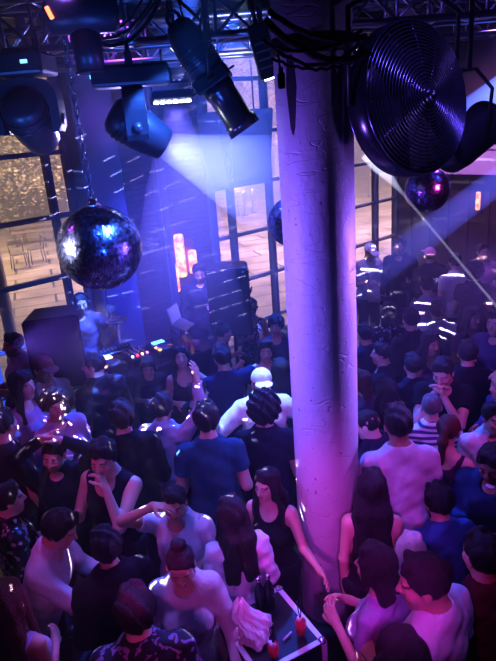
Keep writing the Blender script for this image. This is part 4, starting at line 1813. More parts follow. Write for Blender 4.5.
# barrel light behind the fan
c5 = Vector(at_depth(466, 140, 3.9))
ba = img_dir(.72, -.60, .35)
bar = thing('hanging_par_light', 'dark barrel-shaped stage light partly hidden behind the big fan', 'stage light', c5)
bfm = frame(ba)
mb = MB()
mb.lathe([(0, -.25), (.08, -.245), (.125, -.2), (.14, -.1), (.142, .2), (.152, .21), (.152, .235), (.138, .235), (.13, .19), (0, .17)], 36, M4(bfm, (0, 0, 0)))
mb.build('barrel', M_FIX, bar)
mb = MB()
mb.lathe([(0, .185), (.07, .182), (.132, .172)], 28, M4(bfm, (0, 0, 0)))
mb.build('lens', LENS, bar)
mb = MB()
bs_ = ba.cross(Vector((0, 0, 1))).normalized()
mb.tube([bs_ * .15, bs_ * .17 + Vector((0, 0, .3)), bs_ * .05 + Vector((0, 0, .42)), bs_ * -.05 + Vector((0, 0, .42)), bs_ * -.17 + Vector((0, 0, .3)), bs_ * -.15], .012, 8)
mb.tube([Vector((0, 0, .42)), Vector((0, 0, .9))], .016, 8)
mb.build('yoke', M_BLACK, bar)

# ------------------------------------------------------------------ the fan
fc = Vector(at_depth(416, 99, 3.2))
fax = img_dir(.55, .08, -.83)      # the grille faces the viewer's right
fm = frame(fax, (0, 0, 1))
fan = thing('drum_fan', 'big industrial drum fan with a ringed wire grille hanging right of the column', 'fan', fc)
FR = .39
mb = MB()
mb.lathe([(FR, .02), (FR + .012, .0), (FR + .012, -.08), (FR, -.11), (FR - .012, -.11), (FR - .012, .0), (FR, .02)], 72, M4(fm, (0, 0, 0)))
mb.build('drum', M_BLACKG, fan)


def grille(sign, off):
    mb = MB()
    nr = 19
    for i in range(nr):
        r_ = .055 + (FR - .055) * i / (nr - 1)
        dz = off + sign * .06 * (1 - (r_ / FR) ** 2)
        mb.torus(r_, .0042, M4(fm, fax * dz), 72, 5)
    for q in range(12):
        a = 2 * math.pi * q / 12
        pts = []
        for i in range(8):
            r_ = .04 + (FR - .04) * i / 7
            pts.append(fm @ Vector((math.cos(a) * r_, math.sin(a) * r_, off + sign * .06 * (1 - (r_ / FR) ** 2) - sign * .004)))
        mb.tube(pts, .003, 5)
    return mb


M_WIRE = pmat('grille_wire', (.16, .15, .22), rough=.25, metal=.9)
g1 = grille(1, .02).build('front_grille', M_WIRE, fan)
grille(-1, -.11).build('rear_grille', M_WIRE, fan)
mb = MB()
mb.lathe([(0, -.1), (.2, -.1), (FR - .01, -.095), (FR - .01, -.09), (0, -.092)], 64, M4(fm, (0, 0, 0)))
mb.build('rear_shroud', pmat('shroud_black', (.02, .018, .03), rough=.3), fan)
mb = MB()
mb.lathe([(0, .098), (.045, .096), (.052, .088), (.052, .075), (0, .075)], 28, M4(fm, (0, 0, 0)))
bd = mb.build('badge', M_BLACKG, g1)
mb = MB()
for q in range(3):
    a = 2 * math.pi * q / 3 + .4
    d1_ = fm @ Vector((math.cos(a), math.sin(a), 0))
    d2_ = fm @ Vector((math.cos(a + .9), math.sin(a + .9), 0))
    mb.tube([fax * .1 + d1_ * .006, fax * .1 + d1_ * .022 + d2_ * .004, fax * .1 + d2_ * .034], [.004, .008, .003], 8)
mb.build('emblem', M_TRUSS, bd)
mb = MB()
mb.lathe([(0, .01), (.06, .005), (.07, -.03), (.07, -.10), (0, -.105)], 24, M4(fm, (0, 0, 0)))
mb.build('motor', M_BLACK, fan)
for q in range(4):
    a0 = math.pi / 2 * q + .3
    vs, fs = [], []
    for i in range(9):
        r_ = .06 + .29 * i / 8
        tw = R(48 - 26 * i / 8)
        wd = .05 + .09 * i / 8
        for sgn in (-1, 1):
            vs.append(fm @ Vector((math.cos(a0) * r_ - math.sin(a0) * wd * sgn * math.cos(tw), math.sin(a0) * r_ + math.cos(a0) * wd * sgn * math.cos(tw), -.045 + sgn * wd * math.sin(tw) * .45)))
    for i in range(8):
        fs.append((2 * i, 2 * i + 1, 2 * i + 3, 2 * i + 2))
    mb = MB()
    mb.add(vs, fs, True)
    mb.build('blade', pmat('fan_blade', (.05, .05, .07), rough=.4, metal=.5), fan)
mb = MB()
for sgn in (-1, 1):
    sd = fm @ Vector((0, sgn, 0)) * (FR + .03)
    mb.tube([sd + fax * -.07, sd + fax * -.07 + Vector((0, 0, .45)), Vector((0, 0, .62)) - fax * .07], .014, 8)
mb.tube([Vector((0, 0, .6)) - fax * .07, Vector((0, 0, .98)) - fax * .07], .016, 8)
mb.build('bracket', M_BLACK, fan)


# ------------------------------------------------------------------ cables
def sag(a, b, drop, n=14, jig=0.0, seed=1):
    rg = random.Random(seed)
    a, b = Vector(a), Vector(b)
    return [a.lerp(b, i / n) + Vector((rg.uniform(-jig, jig), rg.uniform(-jig, jig), -drop * 4 * (i / n) * (1 - i / n) + rg.uniform(-jig, jig))) for i in range(n + 1)]


def cable(pts, r, label, group='black cables strung along the trusses'):
    mb = MB()
    mb.tube(pts, r, 7)
    tag(mb.build('cable', M_RUB), label, 'cable', group)


cd = 3.3 / 3.5
for i, (x0, y0, x1, y1, dr, r_, lab) in enumerate((
        (268, 10, 366, 36, .06, .014, 'uppermost thick black cable crossing the top of the column'),
        (266, 20, 372, 52, .09, .018, 'thickest black cable draped across the column just below its clamp'),
        (262, 38, 360, 44, .10, .009, 'thin black cable sagging deeply over the column top'),
        (276, 46, 362, 30, .05, .008, 'thin black cable rising to the right over the column top'),
        (272, 58, 340, 66, .03, .007, 'lowest thin black cable on the column, above the dark drip stain'))):
    cable(sag(at_depth(x0, y0, 2.82 - .02 * i), at_depth(x1, y1, 2.82 - .02 * i), dr, 14, .006, i), r_, lab, 'black cables around the column top')
cable(sag(at_depth(95, 42, 3.6), at_depth(168, -20, 3.7), .14, 16, .004, 11), .012, 'thick black cable looping under the truss, outermost of the loops')
cable(sag(at_depth(100, 38, 3.65), at_depth(160, -18, 3.7), .09, 16, .004, 12), .010, 'black cable looping under the truss, inside the thickest loop')
cable(sag(at_depth(108, 32, 3.7), at_depth(150, -18, 3.7), .06, 16, .004, 13), .008, 'thin black cable looping under the truss, innermost of the loops')
cable(sag(at_depth(176, -8, 3.7), at_depth(203, 4, 3.8), .22, 16, .002, 14), .007, 'thin black cable hanging in a loop behind the profile spotlight')
cable(sag(at_depth(352, 40, 3.4), at_depth(364, 150, 3.4), .0, 16, .012, 15), .012, 'black cable hanging straight down between column and fan')
cable(sag(at_depth(345, 75, 3.5), at_depth(372, 120, 3.3), .05, 12, .004, 16), .008, 'thin black cable curving from the column to the fan')
cable(sag(at_depth(-5, 78, 3.8), at_depth(28, 62, 3.9), .05, 10, .004, 17), .008, 'short black cable running to the light at the left edge')
# plug hanging on a cable in front of the column
p0, p1 = Vector(at_depth(277, 46, 2.8)), Vector(at_depth(281, 74, 2.8))
t = thing('hanging_plug', 'small black plug dangling on its lead at the left of the column', 'plug', p1)
mb = MB()
mb.box((0, 0, -.03), (.035, .03, .07), bev=.008)
mb.box((0, 0, .015), (.022, .02, .03), bev=.004)
mb.build('plug_body', M_BLACK, t)
mb = MB()
mb.tube(sag(Vector((0, 0, .02)), p0 - p1, .01, 8, .002, 3), .005, 6)
mb.build('lead', M_RUB, t)

# stain on the column is part of the column: a thin dark drip mark
vst = ray(291, 92)
a_ = math.atan2(CY, CX)
mb = MB()
mt_st = pmat('drip_stain', (.03, .022, .03), rough=.7)
# point where the sight ray meets the column
ox, oy = -CX, -CY
A_ = vst[0] ** 2 + vst[1] ** 2
B_ = 2 * (ox * vst[0] + oy * vst[1])
C_ = ox * ox + oy * oy - .2125 ** 2
tq = (-B_ - math.sqrt(B_ * B_ - 4 * A_ * C_)) / (2 * A_)
hx, hy, hz = vst * tq + CAM
th0 = math.atan2(hy - CY, hx - CX)
vs, fs = [], []
N = 12
for i in range(N + 1):
    z = hz + .19 - .4 * i / N
    w = .032 * (1 - 1.1 * abs(i / N - .4)) * (1 if 0 < i < N else .3)
    for s_ in (-1, 0, 1):
        th = th0 + s_ * w / .21
        vs.append((CX + .2117 * math.cos(th), CY + .2117 * math.sin(th), z))
for i in range(N):
    for s_ in (0, 1):
        fs.append((i * 3 + s_, i * 3 + s_ + 1, i * 3 + 4 + s_, i * 3 + 3 + s_))
mb.add(vs, fs, True)
st = mb.build('drip_stain', mt_st)
st.parent = bpy.data.objects['column']

# ------------------------------------------------------------------ flight case with drinks
TZ = 1.05
A3 = Vector((.29, 2.48, 0))
e1 = Vector((-.19, .37, 0)).normalized()
e2 = Vector((-e1.y, e1.x, 0))
TROT = Matrix((e2, -e1, Vector((0, 0, 1)))).transposed()
LA, LB = .48, .43


def tpt(a, b, z):
    return A3 + e1 * a + e2 * b + Vector((0, 0, z))


case = thing('flight_case', 'black flight case with pale metal edging serving as a drinks table by the column', 'case', tpt(LA / 2, LB / 2, 0), Matrix((e2, e1 * -1, Vector((0, 0, 1)))).transposed())
bpy.context.view_layer.update()
mb = MB()
mb.box(tpt(LA / 2, LB / 2, .08 + (TZ - .08) / 2), (LB - .01, LA - .01, TZ - .085), TROT)
put_child(mb, 'case_body', pmat('case_laminate', (.012, .014, .022), rough=.55, bump=.05, bscale=80), case)
M_EDGE = pmat('pale_edging', (.75, .73, .8), rough=.45, metal=.2)
mb = MB()
ew = .032
for (a, b_, la, lb) in ((LA / 2, ew / 2, LA, ew), (LA / 2, LB - ew / 2, LA, ew), (ew / 2, LB / 2, ew, LB), (LA - ew / 2, LB / 2, ew, LB)):
    mb.box(tpt(a, b_, TZ - .002), (lb, la, .008), TROT, bev=.002)
for (a, b_) in ((0, 0), (LA, 0), (0, LB), (LA, LB)):
    mb.box(tpt(a + (ew / 2 - .004 if a == 0 else -ew / 2 + .004), b_ + (ew / 2 - .004 if b_ == 0 else -ew / 2 + .004), .08 + (TZ - .08) / 2), (ew, ew, TZ - .08), TROT, bev=.002)
put_child(mb, 'edging', M_EDGE, case)
for (a, b_) in ((0, 0), (LA, 0), (0, LB), (LA, LB)):
    mb = MB()
    mb.lathe([(0, .02), (.02, .02), (.026, .012), (.02, 0.0), (0, 0)], 14, Matrix.Translation(tpt(abs(a - .015), abs(b_ - .015), TZ - .012)))
    put_child(mb, 'ball_corner', M_CHROME, case)
    mb = MB()
    mb.lathe([(0, -.015), (.035, -.015), (.04, -.008), (.04, .008), (.035, .015), (0, .015)], 16, M4(frame(e2), tpt(abs(a - .08), abs(b_ - .08), .04)))
    put_child(mb, 'wheel', M_RUB, case)

M_CLEAR = pmat('clear_glass', (.9, .9, 1), rough=.04)
M_CLEAR.node_tree.nodes['Principled BSDF'].inputs['Transmission Weight'].default_value = 1
mt = bpy.data.materials.new('tumbler_glass')
mt.use_nodes = True
nt = mt.node_tree
nt.nodes.clear()
out = nt.nodes.new('ShaderNodeOutputMaterial')
tr = nt.nodes.new('ShaderNodeBsdfTransparent')
gl = nt.nodes.new('ShaderNodeBsdfGlossy')
gl.inputs['Roughness'].default_value = .08
ms = nt.nodes.new('ShaderNodeMixShader')
ms.inputs['Fac'].default_value = .1
nt.links.new(tr.outputs['BSDF'], ms.inputs[1])
nt.links.new(gl.outputs['BSDF'], ms.inputs[2])
nt.links.new(ms.outputs['Shader'], out.inputs['Surface'])
M_TUMBLER = mt
M_RED = pmat('red_drink_glow', (.62, .03, .09), rough=.2, emit=(.7, .01, .08), estr=.1)  # liquid is given a faint glow so its red shows in the dark
M_ICE = pmat('ice', (.85, .85, .95), rough=.1)


def drink(px, py, h, r, label, straw=True, fill=.62):
    p = Vector(at_height(px, py, TZ + .006))
    t = thing('cocktail_glass', label, 'glass', p, None, 'drinks on the flight case')
    mb = MB()
    mb.lathe([(0, 0), (r * .85, 0), (r, h), (r - .003, h), (r * .85 - .003, .012), (0, .012)], 24)
    mb.build('glass', M_TUMBLER, t)
    mb = MB()
    mb.lathe([(0, .014), (r * .85 - .005, .014), (r * (.85 + .15 * fill) - .005, h * fill), (0, h * fill)], 20)
    mb.build('drink', M_RED, t)
    mb = MB()
    rg = random.Random(int(px))
    for q in range(4):
        mb.box((rg.uniform(-.4, .4) * r, rg.uniform(-.4, .4) * r, h * fill + .006), (.02, .02, .02), Matrix.Rotation(rg.random() * 3, 3, 'Z') @ Matrix.Rotation(rg.random(), 3, 'X'), bev=.004)
    mb.build('ice', M_ICE, t)
    if straw:
        mb = MB()
        mb.tube([(r * .3, 0, .02), (-r * .4, .01, h + .07)], .0032, 6)
        mb.tube([(r * .1, .01, .02), (r * .2, .015, h + .085)], .0032, 6)
        mb.build('straw', M_BLACK, t)
    return t


drink(301, 634, .15, .036, 'tall glass of red drink with two black straws near the corner of the case')
drink(274, 656, .12, .037, 'shorter glass of red drink nearest the front edge of the case')
for (px, py, lab) in ((261, 596, 'dark bottle on the flight case, left of a matching one'), (270, 593, 'dark bottle on the flight case, nearest the column')):
    p = Vector(at_height(px, py + 14, TZ + .006))
    t = thing('bottle', lab, 'bottle', p, None, 'dark bottles on the flight case')
    mb = MB()
    mb.lathe([(0, 0), (.03, 0), (.031, .006), (.031, .13), (.026, .16), (.012, .19), (.0115, .235), (.0, .236)], 22)
    mb.build('bottle_body', pmat('dark_bottle_glass', (.01, .014, .02), rough=.06), t)
    mb = MB()
    mb.lathe([(.0135, .21), (.0135, .24), (0, .241)], 14)
    mb.build('bottle_cap', M_CHROME, t)
# straw lying on the case
mb = MB()
p = Vector(at_height(283, 640, TZ + .012))
mb.tube([p, p + Vector((.05, .05, .0))], .005, 6)
tag(mb.build('stirrer', pmat('white_plastic', (.8, .8, .85), rough=.4)), 'short white stirrer lying between the two red drinks', 'stirrer')
# crumpled white cloth bag
pb = Vector(at_height(252, 634, TZ + .006))
vs, fs = [], []
N, K = 26, 40
rg = np.random.default_rng(5)
ph = rg.uniform(0, 6.28, (8,))
for i in range(N + 1):
    u = i / N
    z = .25 * u
    rad = (.095 * (1 - u) ** .75 + .012) * (1.0 if u > 0.02 else .9)
    for k in range(K):
        th = 2 * math.pi * k / K
        w = 1 + .16 * math.sin(3 * th + ph[0] + u * 5) + .1 * math.sin(7 * th + ph[1] - u * 9) + .07 * math.sin(11 * th + ph[2] + u * 17)
        lean = .06 * u * u
        vs.append((rad * w * math.cos(th) - lean + .02 * math.sin(u * 7), rad * w * math.sin(th), z * (1 + .06 * math.sin(2 * th + ph[3]))))
for i in range(N):
    for k in range(K):
        fs.append((i * K + k, i * K + (k + 1) % K, (i + 1) * K + (k + 1) % K, (i + 1) * K + k))
fs.append(tuple(range(K))[::-1])
fs.append(tuple(N * K + k for k in range(K)))
mb = MB()
mb.add(vs, fs, False)
o = mb.build('paper_bag', pmat('white_paper', (.82, .82, .86), rough=.6, bump=.8, bscale=25))
o.location = pb
tag(o, 'crumpled white paper bag twisted to a point on the flight case', 'bag')
# ------------------------------------------------------------------ outside
M_BARK = pmat('tree_bark', (.13, .09, .065), rough=.9, bump=.6, bscale=14)
_leaf = {}


def leaf_mat(c):
    if c not in _leaf:
        _leaf[c] = pmat('tree_leaves', c, rough=.7, var=.95, bscale=1.3)
    return _leaf[c]


def tree(loc, h, crown_r, label, col, seed, n=2600, leaf=.16):
    rg = random.Random(seed)
    t = thing('tree', label, 'tree', loc, None, 'trees on the square outside')
    mb = MB()
    ct = Vector((rg.uniform(-.3, .3), rg.uniform(-.3, .3), h * .55))
    mb.tube([(0, 0, 0), ct * .35 + Vector((.08, 0, 0)), ct * .7, ct], [.24, .19, .16, .11], 10)
    ends = []
    for q in range(9):
        a = 2 * math.pi * q / 9 + rg.random()
        s = ct * rg.uniform(.55, 1)
        e = Vector((math.cos(a) * crown_r * rg.uniform(.5, .95), math.sin(a) * crown_r * rg.uniform(.5, .95), h * rg.uniform(.28, 1)))
        mid = s.lerp(e, .5) + Vector((0, 0, .3))
        mb.tube([s, mid, e], [.08, .05, .02], 7)
        ends += [e, mid]
    mb.build('trunk', M_BARK, t)
    mb = MB()
    for i in range(n):
        c = rg.choice(ends)
        p = c + Vector((rg.gauss(0, 1), rg.gauss(0, 1), rg.gauss(0, .8))) * crown_r * .3
        d = Vector((rg.gauss(0, 1), rg.gauss(0, 1), rg.gauss(0, 1))).normalized()
        fm_ = frame(d)
        k = leaf * rg.uniform(.6, 1.3)
        mb.add([p + fm_ @ Vector(v) * k for v in ((-.5, 0, 0), (0, -.28, .05), (.5, 0, 0), (0, .28, .05))], [(0, 1, 2, 3)])
    mb.build('foliage', leaf_mat(col), t)
    return t


def outp(px, py):
    p = at_height(px, py, 0)
    return (p[0], p[1], -.02)


tree((-11.3, 23.5, -.02), 6.2, 3.1, 'leafy tree outside at the far left, lit warm yellow', (.24, .22, .10), 3, 9000, .15)
tree((-6.6, 24.5, -.02), 6.6, 2.7, 'tree outside with forking trunk showing behind the mirror ball chain', (.26, .22, .12), 4, 7000, .15)
tree((-3.2, 33, -.02), 7, 3.0, 'dim tree outside just left of the brick pier', (.2, .17, .12), 5, 3000, .24)
tree((2.0, 31, -.02), 6.5, 2.8, 'dark tree outside seen beside the left edge of the column', (.2, .15, .12), 6, 3000, .24)
tree((9.5, 37, -.02), 7, 3.2, 'dark tree outside seen in the windows right of the column', (.2, .15, .12), 8, 2600, .24)

# buildings closing the square
M_BW = pmat('night_facade', (.10, .085, .10), rough=.9, var=.3, bscale=.6)
M_LITWIN = pmat('lit_window', (.6, .5, .4), emit=(1, .72, .5), estr=1.0)
M_DKWIN = pmat('dark_window', (.02, .02, .03), rough=.15)
for (x, y, w, h, lab, sd) in ((-16, 50, 22, 11, 'dim apartment block across the square at the left', 1), (6, 56, 20, 9, 'low dim building across the square behind the column', 2), (26, 52, 16, 10, 'dim building across the square at the right', 3)):
    t = thing('building', lab, 'building', (x, y, -.02), None, 'buildings across the square')
    mb = MB()
    mb.box((0, 0, h / 2), (w, 6, h))
    mb.box((0, -.1, h), (w + .4, 6.6, .3))
    mb.build('wall', M_BW, t)
    rg = random.Random(sd)
    for i in range(int(w / 2.4)):
        for j in range(int(h / 3)):
            mb = MB()
            mb.box((-w / 2 + 1.6 + i * 2.4, -3.02, 1.7 + j * 3), (1.1, .08, 1.6))
            mb.build('window', M_LITWIN if rg.random() < .3 else M_DKWIN, t)

# street lamp post near the window, pale
pp = Vector(outp(13, 372)) if False else None
p = Vector(at_depth(4, 300, 9.3))
t = thing('lamp_post', 'pale round post standing just outside the left windows', 'post', (p.x, p.y, -.02))
mb = MB()
mb.lathe([(0, 0), (.14, 0), (.14, .1), (.1, .14), (.095, 3.2), (0, 3.2)], 20)
mb.build('shaft', pmat('cream_post', (.62, .56, .5), rough=.6), t)
mb = MB()
mb.lathe([(.1, 3.15), (.16, 3.2), (.16, 3.26), (0, 3.3)], 20)
mb.build('cap', pmat('cream_cap', (.5, .45, .42), rough=.6), t)


def cafe_chair(loc, yaw, label):
    t = thing('cafe_chair', label, 'chair', loc, Matrix.Rotation(R(yaw), 3, 'Z'), 'chairs on the square outside')
    mt_ = M_CHAIR
    mb = MB()
    mb.box((0, 0, .45), (.42, .42, .03), bev=.01)
    mb.build('seat', mt_, t)
    mb = MB()
    mb.tube([(-.2, .2, .45), (-.2, .25, .88), (.2, .25, .88), (.2, .2, .45)], .016, 8)
    mb.box((0, .24, .75), (.38, .02, .12), bev=.008)
    mb.build('backrest', mt_, t)
    for sx in (-1, 1):
        for sy in (-1, 1):
            mb = MB()
            mb.tube([(sx * .19, sy * .19, .44), (sx * .22, sy * .22, 0)], .016, 8)
            mb.build('leg', mt_, t)


M_CHAIR = pmat('chair_metal', (.08, .07, .065), rough=.5)
cafe_chair(outp(21, 268), 30, 'left one of two empty chairs standing on the paving outside')
cafe_chair(outp(38, 262), -60, 'right one of two empty chairs standing on the paving outside')
cafe_chair(outp(20, 243), 100, 'chair on the far paving outside, left of the bench')
cafe_chair(outp(236, 217), 20, 'chair on the paving outside, right of the brick pier')
p = outp(36, 243)
t = thing('bench', 'dark bench on the far paving outside at the left', 'bench', p, Matrix.Rotation(R(20), 3, 'Z'))
mb = MB()
for q in range(4):
    mb.box((0, -.18 + q * .12, .45), (1.5, .09, .04), bev=.008)
mb.build('seat', M_BARK, t)
mb = MB()
for q in range(3):
    mb.box((0, .24 + q * .02, .6 + q * .12), (1.5, .03, .09), bev=.008)
mb.build('backrest', M_BARK, t)
for sx in (-.65, .65):
    mb = MB()
    mb.box((sx, 0, .22), (.06, .42, .44), bev=.01)
    mb.box((sx, .25, .6), (.05, .05, .4), bev=.01)
    mb.build('leg', M_CHAIR, t)
# bollards
for i, (px, py) in enumerate(((246, 215), (254, 212), (370, 196))):
    p = outp(px, py)
    mb = MB()
    mb.lathe([(0, 0), (.1, 0), (.1, .06), (.07, .1), (.06, .85), (.075, .88), (.05, .98), (0, 1.0)], 16, Matrix.Translation(p))
    tag(mb.build('bollard', M_CHAIR), ('dark bollard on the paving outside, nearer the brick pier', 'dark bollard on the paving outside, nearer the column', 'dark bollard on the paving outside, right of the column')[i], 'bollard', 'bollards on the square outside')
WORLD_STR = .05


def dashes(o, sx, sy, thick, dens, rot=0.0, seed=0.0):
    """break a lamp's beam into short dashes, as a mirror ball throws them"""
    d = o.data
    d.use_nodes = True
    nt = d.node_tree
    em = nt.nodes['Emission']
    tc = nt.nodes.new('ShaderNodeTexCoord')
    sp = nt.nodes.new('ShaderNodeSeparateXYZ')
    nt.links.new(tc.outputs['Normal'], sp.inputs['Vector'])

    def mth(op, a, b=None, v=None):
        n = nt.nodes.new('ShaderNodeMath')
        n.operation = op
        for i, q in enumerate((a, b)):
            if q is None:
                continue
            if isinstance(q, (int, float)):
                n.inputs[i].default_value = q
            else:
                nt.links.new(q, n.inputs[i])
        return n.outputs[0]
    u = mth('DIVIDE', sp.outputs['X'], sp.outputs['Z'])
    v = mth('DIVIDE', sp.outputs['Y'], sp.outputs['Z'])
    cb = nt.nodes.new('ShaderNodeCombineXYZ')
    nt.links.new(u, cb.inputs['X'])
    nt.links.new(v, cb.inputs['Y'])
    mp = nt.nodes.new('ShaderNodeMapping')
    mp.inputs['Rotation'].default_value = (0, 0, rot)
    mp.inputs['Scale'].default_value = (sx, sy, 1)
    mp.inputs['Location'].default_value = (seed, seed * .7, 0)
    nt.links.new(cb.outputs['Vector'], mp.inputs['Vector'])
    wn = nt.nodes.new('ShaderNodeSeparateXYZ')
    nt.links.new(mp.outputs['Vector'], wn.inputs['Vector'])
    row = mth('FLOOR', wn.outputs['Y'])
    # stagger each row
    w1 = nt.nodes.new('ShaderNodeTexWhiteNoise')
    w1.noise_dimensions = '1D'
    nt.links.new(row, w1.inputs['W'])
    ux = mth('ADD', wn.outputs['X'], mth('MULTIPLY', w1.outputs['Value'], 7.3))
    colm = mth('FLOOR', ux)
    c2 = nt.nodes.new('ShaderNodeCombineXYZ')
    nt.links.new(row, c2.inputs['X'])
    nt.links.new(colm, c2.inputs['Y'])
    w2 = nt.nodes.new('ShaderNodeTexWhiteNoise')
    w2.noise_dimensions = '2D'
    nt.links.new(c2.outputs['Vector'], w2.inputs['Vector'])
    fy = mth('FRACT', wn.outputs['Y'])
    fx = mth('FRACT', ux)
    on = mth('LESS_THAN', w2.outputs['Value'], dens)
    a = mth('LESS_THAN', fy, thick)
    b = mth('MULTIPLY', mth('GREATER_THAN', fx, .15), mth('LESS_THAN', fx, .85))
    m_ = mth('MULTIPLY', mth('MULTIPLY', on, a), b)
    nt.links.new(m_, em.inputs['Strength'])


LIGHTS = []


def L(f):
    LIGHTS.append(f)
    return f


@L
def outside():
    area('street_light', (-9, 17, 6.5), (-9, 17.5, 0), WARM, 2300, 9, 5)
    area('street_light', (2.5, 18, 6.5), (2.5, 18.5, 0), (.9, .6, 1), 3600, 10, 5)  # lavender tint put in to imitate the blue haze before these windows
    area('street_light', (12, 22, 6.5), (12, 22.5, 0), WARM, 3000, 8, 5)
    spot('tree_light', (-7.5, 15, 1.2), (-10.2, 20.5, 3.2), WARM, 450, 70, .6, .2)
    spot('tree_light', (-4.6, 18, 1.0), (-6.6, 24.5, 3.5), (1, .55, .65), 1500, 60, .6, .2)
    spot('tree_light', (0, 24, 1.0), (1, 32, 3.0), (1, .55, .6), 3500, 80, .6, .2)


@L
def washes():
    spot('blue_wash', (.1, 7.4, 4.8), (-.2, 4.2, .8), BLUE, 3000, 62, .8, .06)
    spot('blue_wash', (-1.0, 5.0, 5.0), (-.2, 6.6, 1.0), BLUE, 130, 64, .8, .06)
    spot('blue_wash', (-.5, 2.4, 5.0), (-.35, 4.1, 1.2), (.04, .15, 1), 240, 48, .9, .06)
    spot('violet_wash', (3.2, 6.8, 4.9), (1.7, 4.0, 1), VIOLET, 480, 62, .8, .06)
    spot('violet_wash', (1.0, 2.6, 5.1), (1.7, 4.6, 1.2), (.2, .12, 1), 170, 52, .9, .06)
    spot('purple_wash', (-3.3, 4.4, 4.8), (-1.4, 4.6, 1.2), (.5, .07, .8), 150, 60, .8, .06)
    spot('magenta_wash', (-2.3, 2.0, 3.4), (-1.1, 4.0, 1.4), (.9, .05, .55), 70, 50, .9, .05)
    spot('magenta_wash', (2.6, 2.4, 3.4), (1.5, 4.2, 1.4), (.9, .06, .75), 110, 50, .9, .05)
    spot('magenta_wash', (.2, 1.2, 3.0), (.75, 2.5, 1.4), MAGENTA, 26, 44, .9, .05)
    spot('magenta_wash', (-.5, .8, 2.3), (-.5, 3.0, 1.5), (.75, .08, .6), 34, 62, .9, .08)  # front fill added to brighten dark faces, no fixture stands here
    spot('lavender_wash', (-1.0, 3.6, 5.0), (-.35, 2.8, 1.2), (.38, .17, 1), 290, 40, .9, .05)
    spot('lavender_wash', (1.6, 1.6, 5.0), (.9, 2.6, 1.2), (.28, .16, 1), 100, 44, .9, .05)
    spot('pier_wash', (-1.3, 6.2, 5.0), (-.7, 8.3, 2.4), (.42, .09, .85), 420, 70, .8, .1)
    spot('far_wash', (2.0, 7.6, 5.0), (3.3, 9.6, 1.7), (.38, .2, 1), 420, 70, .8, .1)
    spot('far_wash', (2.2, 8.8, 4.2), (5.0, 10.3, 2.7), (.75, .3, .8), 420, 70, .8, .1)


@L
def cap_light():
    q = PEOPLE['person in a brightly lit white cap and white jacket behind the dark silhouette'][0].location
    spot('white_spot', (q.x + .1, q.y + 1.2, 4.9), (q.x, q.y, 1.55), (.35, .6, 1), 900, 16, .5, .03)
    spot('white_spot', (q.x - 1.6, q.y + .2, 4.4), (q.x, q.y, 1.5), (.35, .6, 1), 350, 14, .5, .03)


@L
def column_lights():
    spot('column_light', (CX - 1.7, CY - .5, 2.7), (CX, CY, 2.7), (.24, .12, 1), 290, 95, .9, .03)
    spot('column_light', (CX + 1.45, CY + .25, 2.7), (CX, CY, 2.5), (.34, .15, 1), 290, 90, .9, .03)
    spot('column_light', (CX - .2, CY - 2.8, 3.0), (CX, CY, 1.0), (.5, .05, .72), 210, 36, .9, .05)
    spot('column_light', (CX - 1.4, CY - 1.8, 2.2), (CX, CY, 1.1), (.8, .06, .7), 80, 36, .9, .05)


@L
def fixture_lights():
    spot('ball_pin_spot', (-3.0, 3.4, 3.3), b1, (.9, .85, 1), 1500, 14, .3, .02)
    spot('ball_pin_spot', (.4, 3.2, 4.9), b1, (.06, .2, 1), 2600, 16, .3, .02)
    spot('ball_pin_spot', (3.0, 3.6, 3.6), b3, (1, .15, .7), 350, 12, .3, .02)
    spot('truss_light', (-.3, 2.4, 2.9), (-.6, 4.0, 3.9), (.04, .16, 1), 130, 70, .9, .1)
    spot('truss_light', (-1.7, 2.6, 3.0), (-1.3, 4.2, 3.95), (.05, .2, 1), 130, 60, .9, .1)
    spot('truss_light', (-.9, 6.0, 3.6), (-1.3, 4.2, 4.1), (.4, .35, 1), 200, 50, .9, .1)
    spot('truss_light', (-.2, 5.6, 3.9), (-.3, 6.8, 4.7), (.35, .4, 1), 160, 100, .9, .1)
    spot('truss_light', (2.2, 2.2, 3.5), fc, (.34, .22, 1), 22, 40, .9, .1)


@L
def beams():
    l2 = c2 + img_dir(.8, .38, .45) * .24
    spot('beam_light', l2, at_depth(262, 178, 7.6), (.26, .32, 1), 3000, 40, 1.0, .03)
    p = Vector(at_depth(176, 106, 5.2))
    spot('beam_light', p, at_depth(186, 250, 7.6), (.14, .11, 1), 2400, 56, 1.0, .03)
    a = Vector(at_depth(215, -60, 5.2))
    spot('beam_light', a, at_depth(140, 120, 5.8), (.06, .16, 1), 15000, 22, .6, .03)


@L
def mirror_dashes():
    o = spot('mirror_ball_glint', (b1[0] - .05, b1[1] - .12, b1[2] - .36), (-1.05, 3.75, .9), (.8, .7, 1), 2200, 105, .15, .003)
    dashes(o, 18, 36, .28, .13, .5, .3)
    o = spot('mirror_ball_glint', (b1[0] + .3, b1[1] + .25, b1[2] - .1), (-.5, 8.4, 2.6), (.75, .65, 1), 2600, 70, .15, .003)
    dashes(o, 13, 15, .09, .5, -.25, 5.1)
    o = spot('mirror_ball_glint', (b3[0], b3[1] + .05, b3[2] - .26), (2.3, 8.2, 1.2), (.78, .75, 1), 1800, 70, .15, .003)
    dashes(o, 6, 20, .22, .34, .1, 2.3)
# ------------------------------------------------------------------ the crowd
WHITE, OFFW = (.66, .64, .68), (.48, .46, .5)
BLK, NAVY, TEAL, CHAR = (.014, .013, .018), (.02, .03, .08), (.02, .075, .13), (.035, .035, .045)
DKH, BRH, AUB, BLO, GRY = (.012, .009, .009), (.05, .028, .018), (.12, .03, .02), (.62, .47, .3), (.16, .15, .15)
N = dict(near=True)
pl = lambda c: ('plain', c)

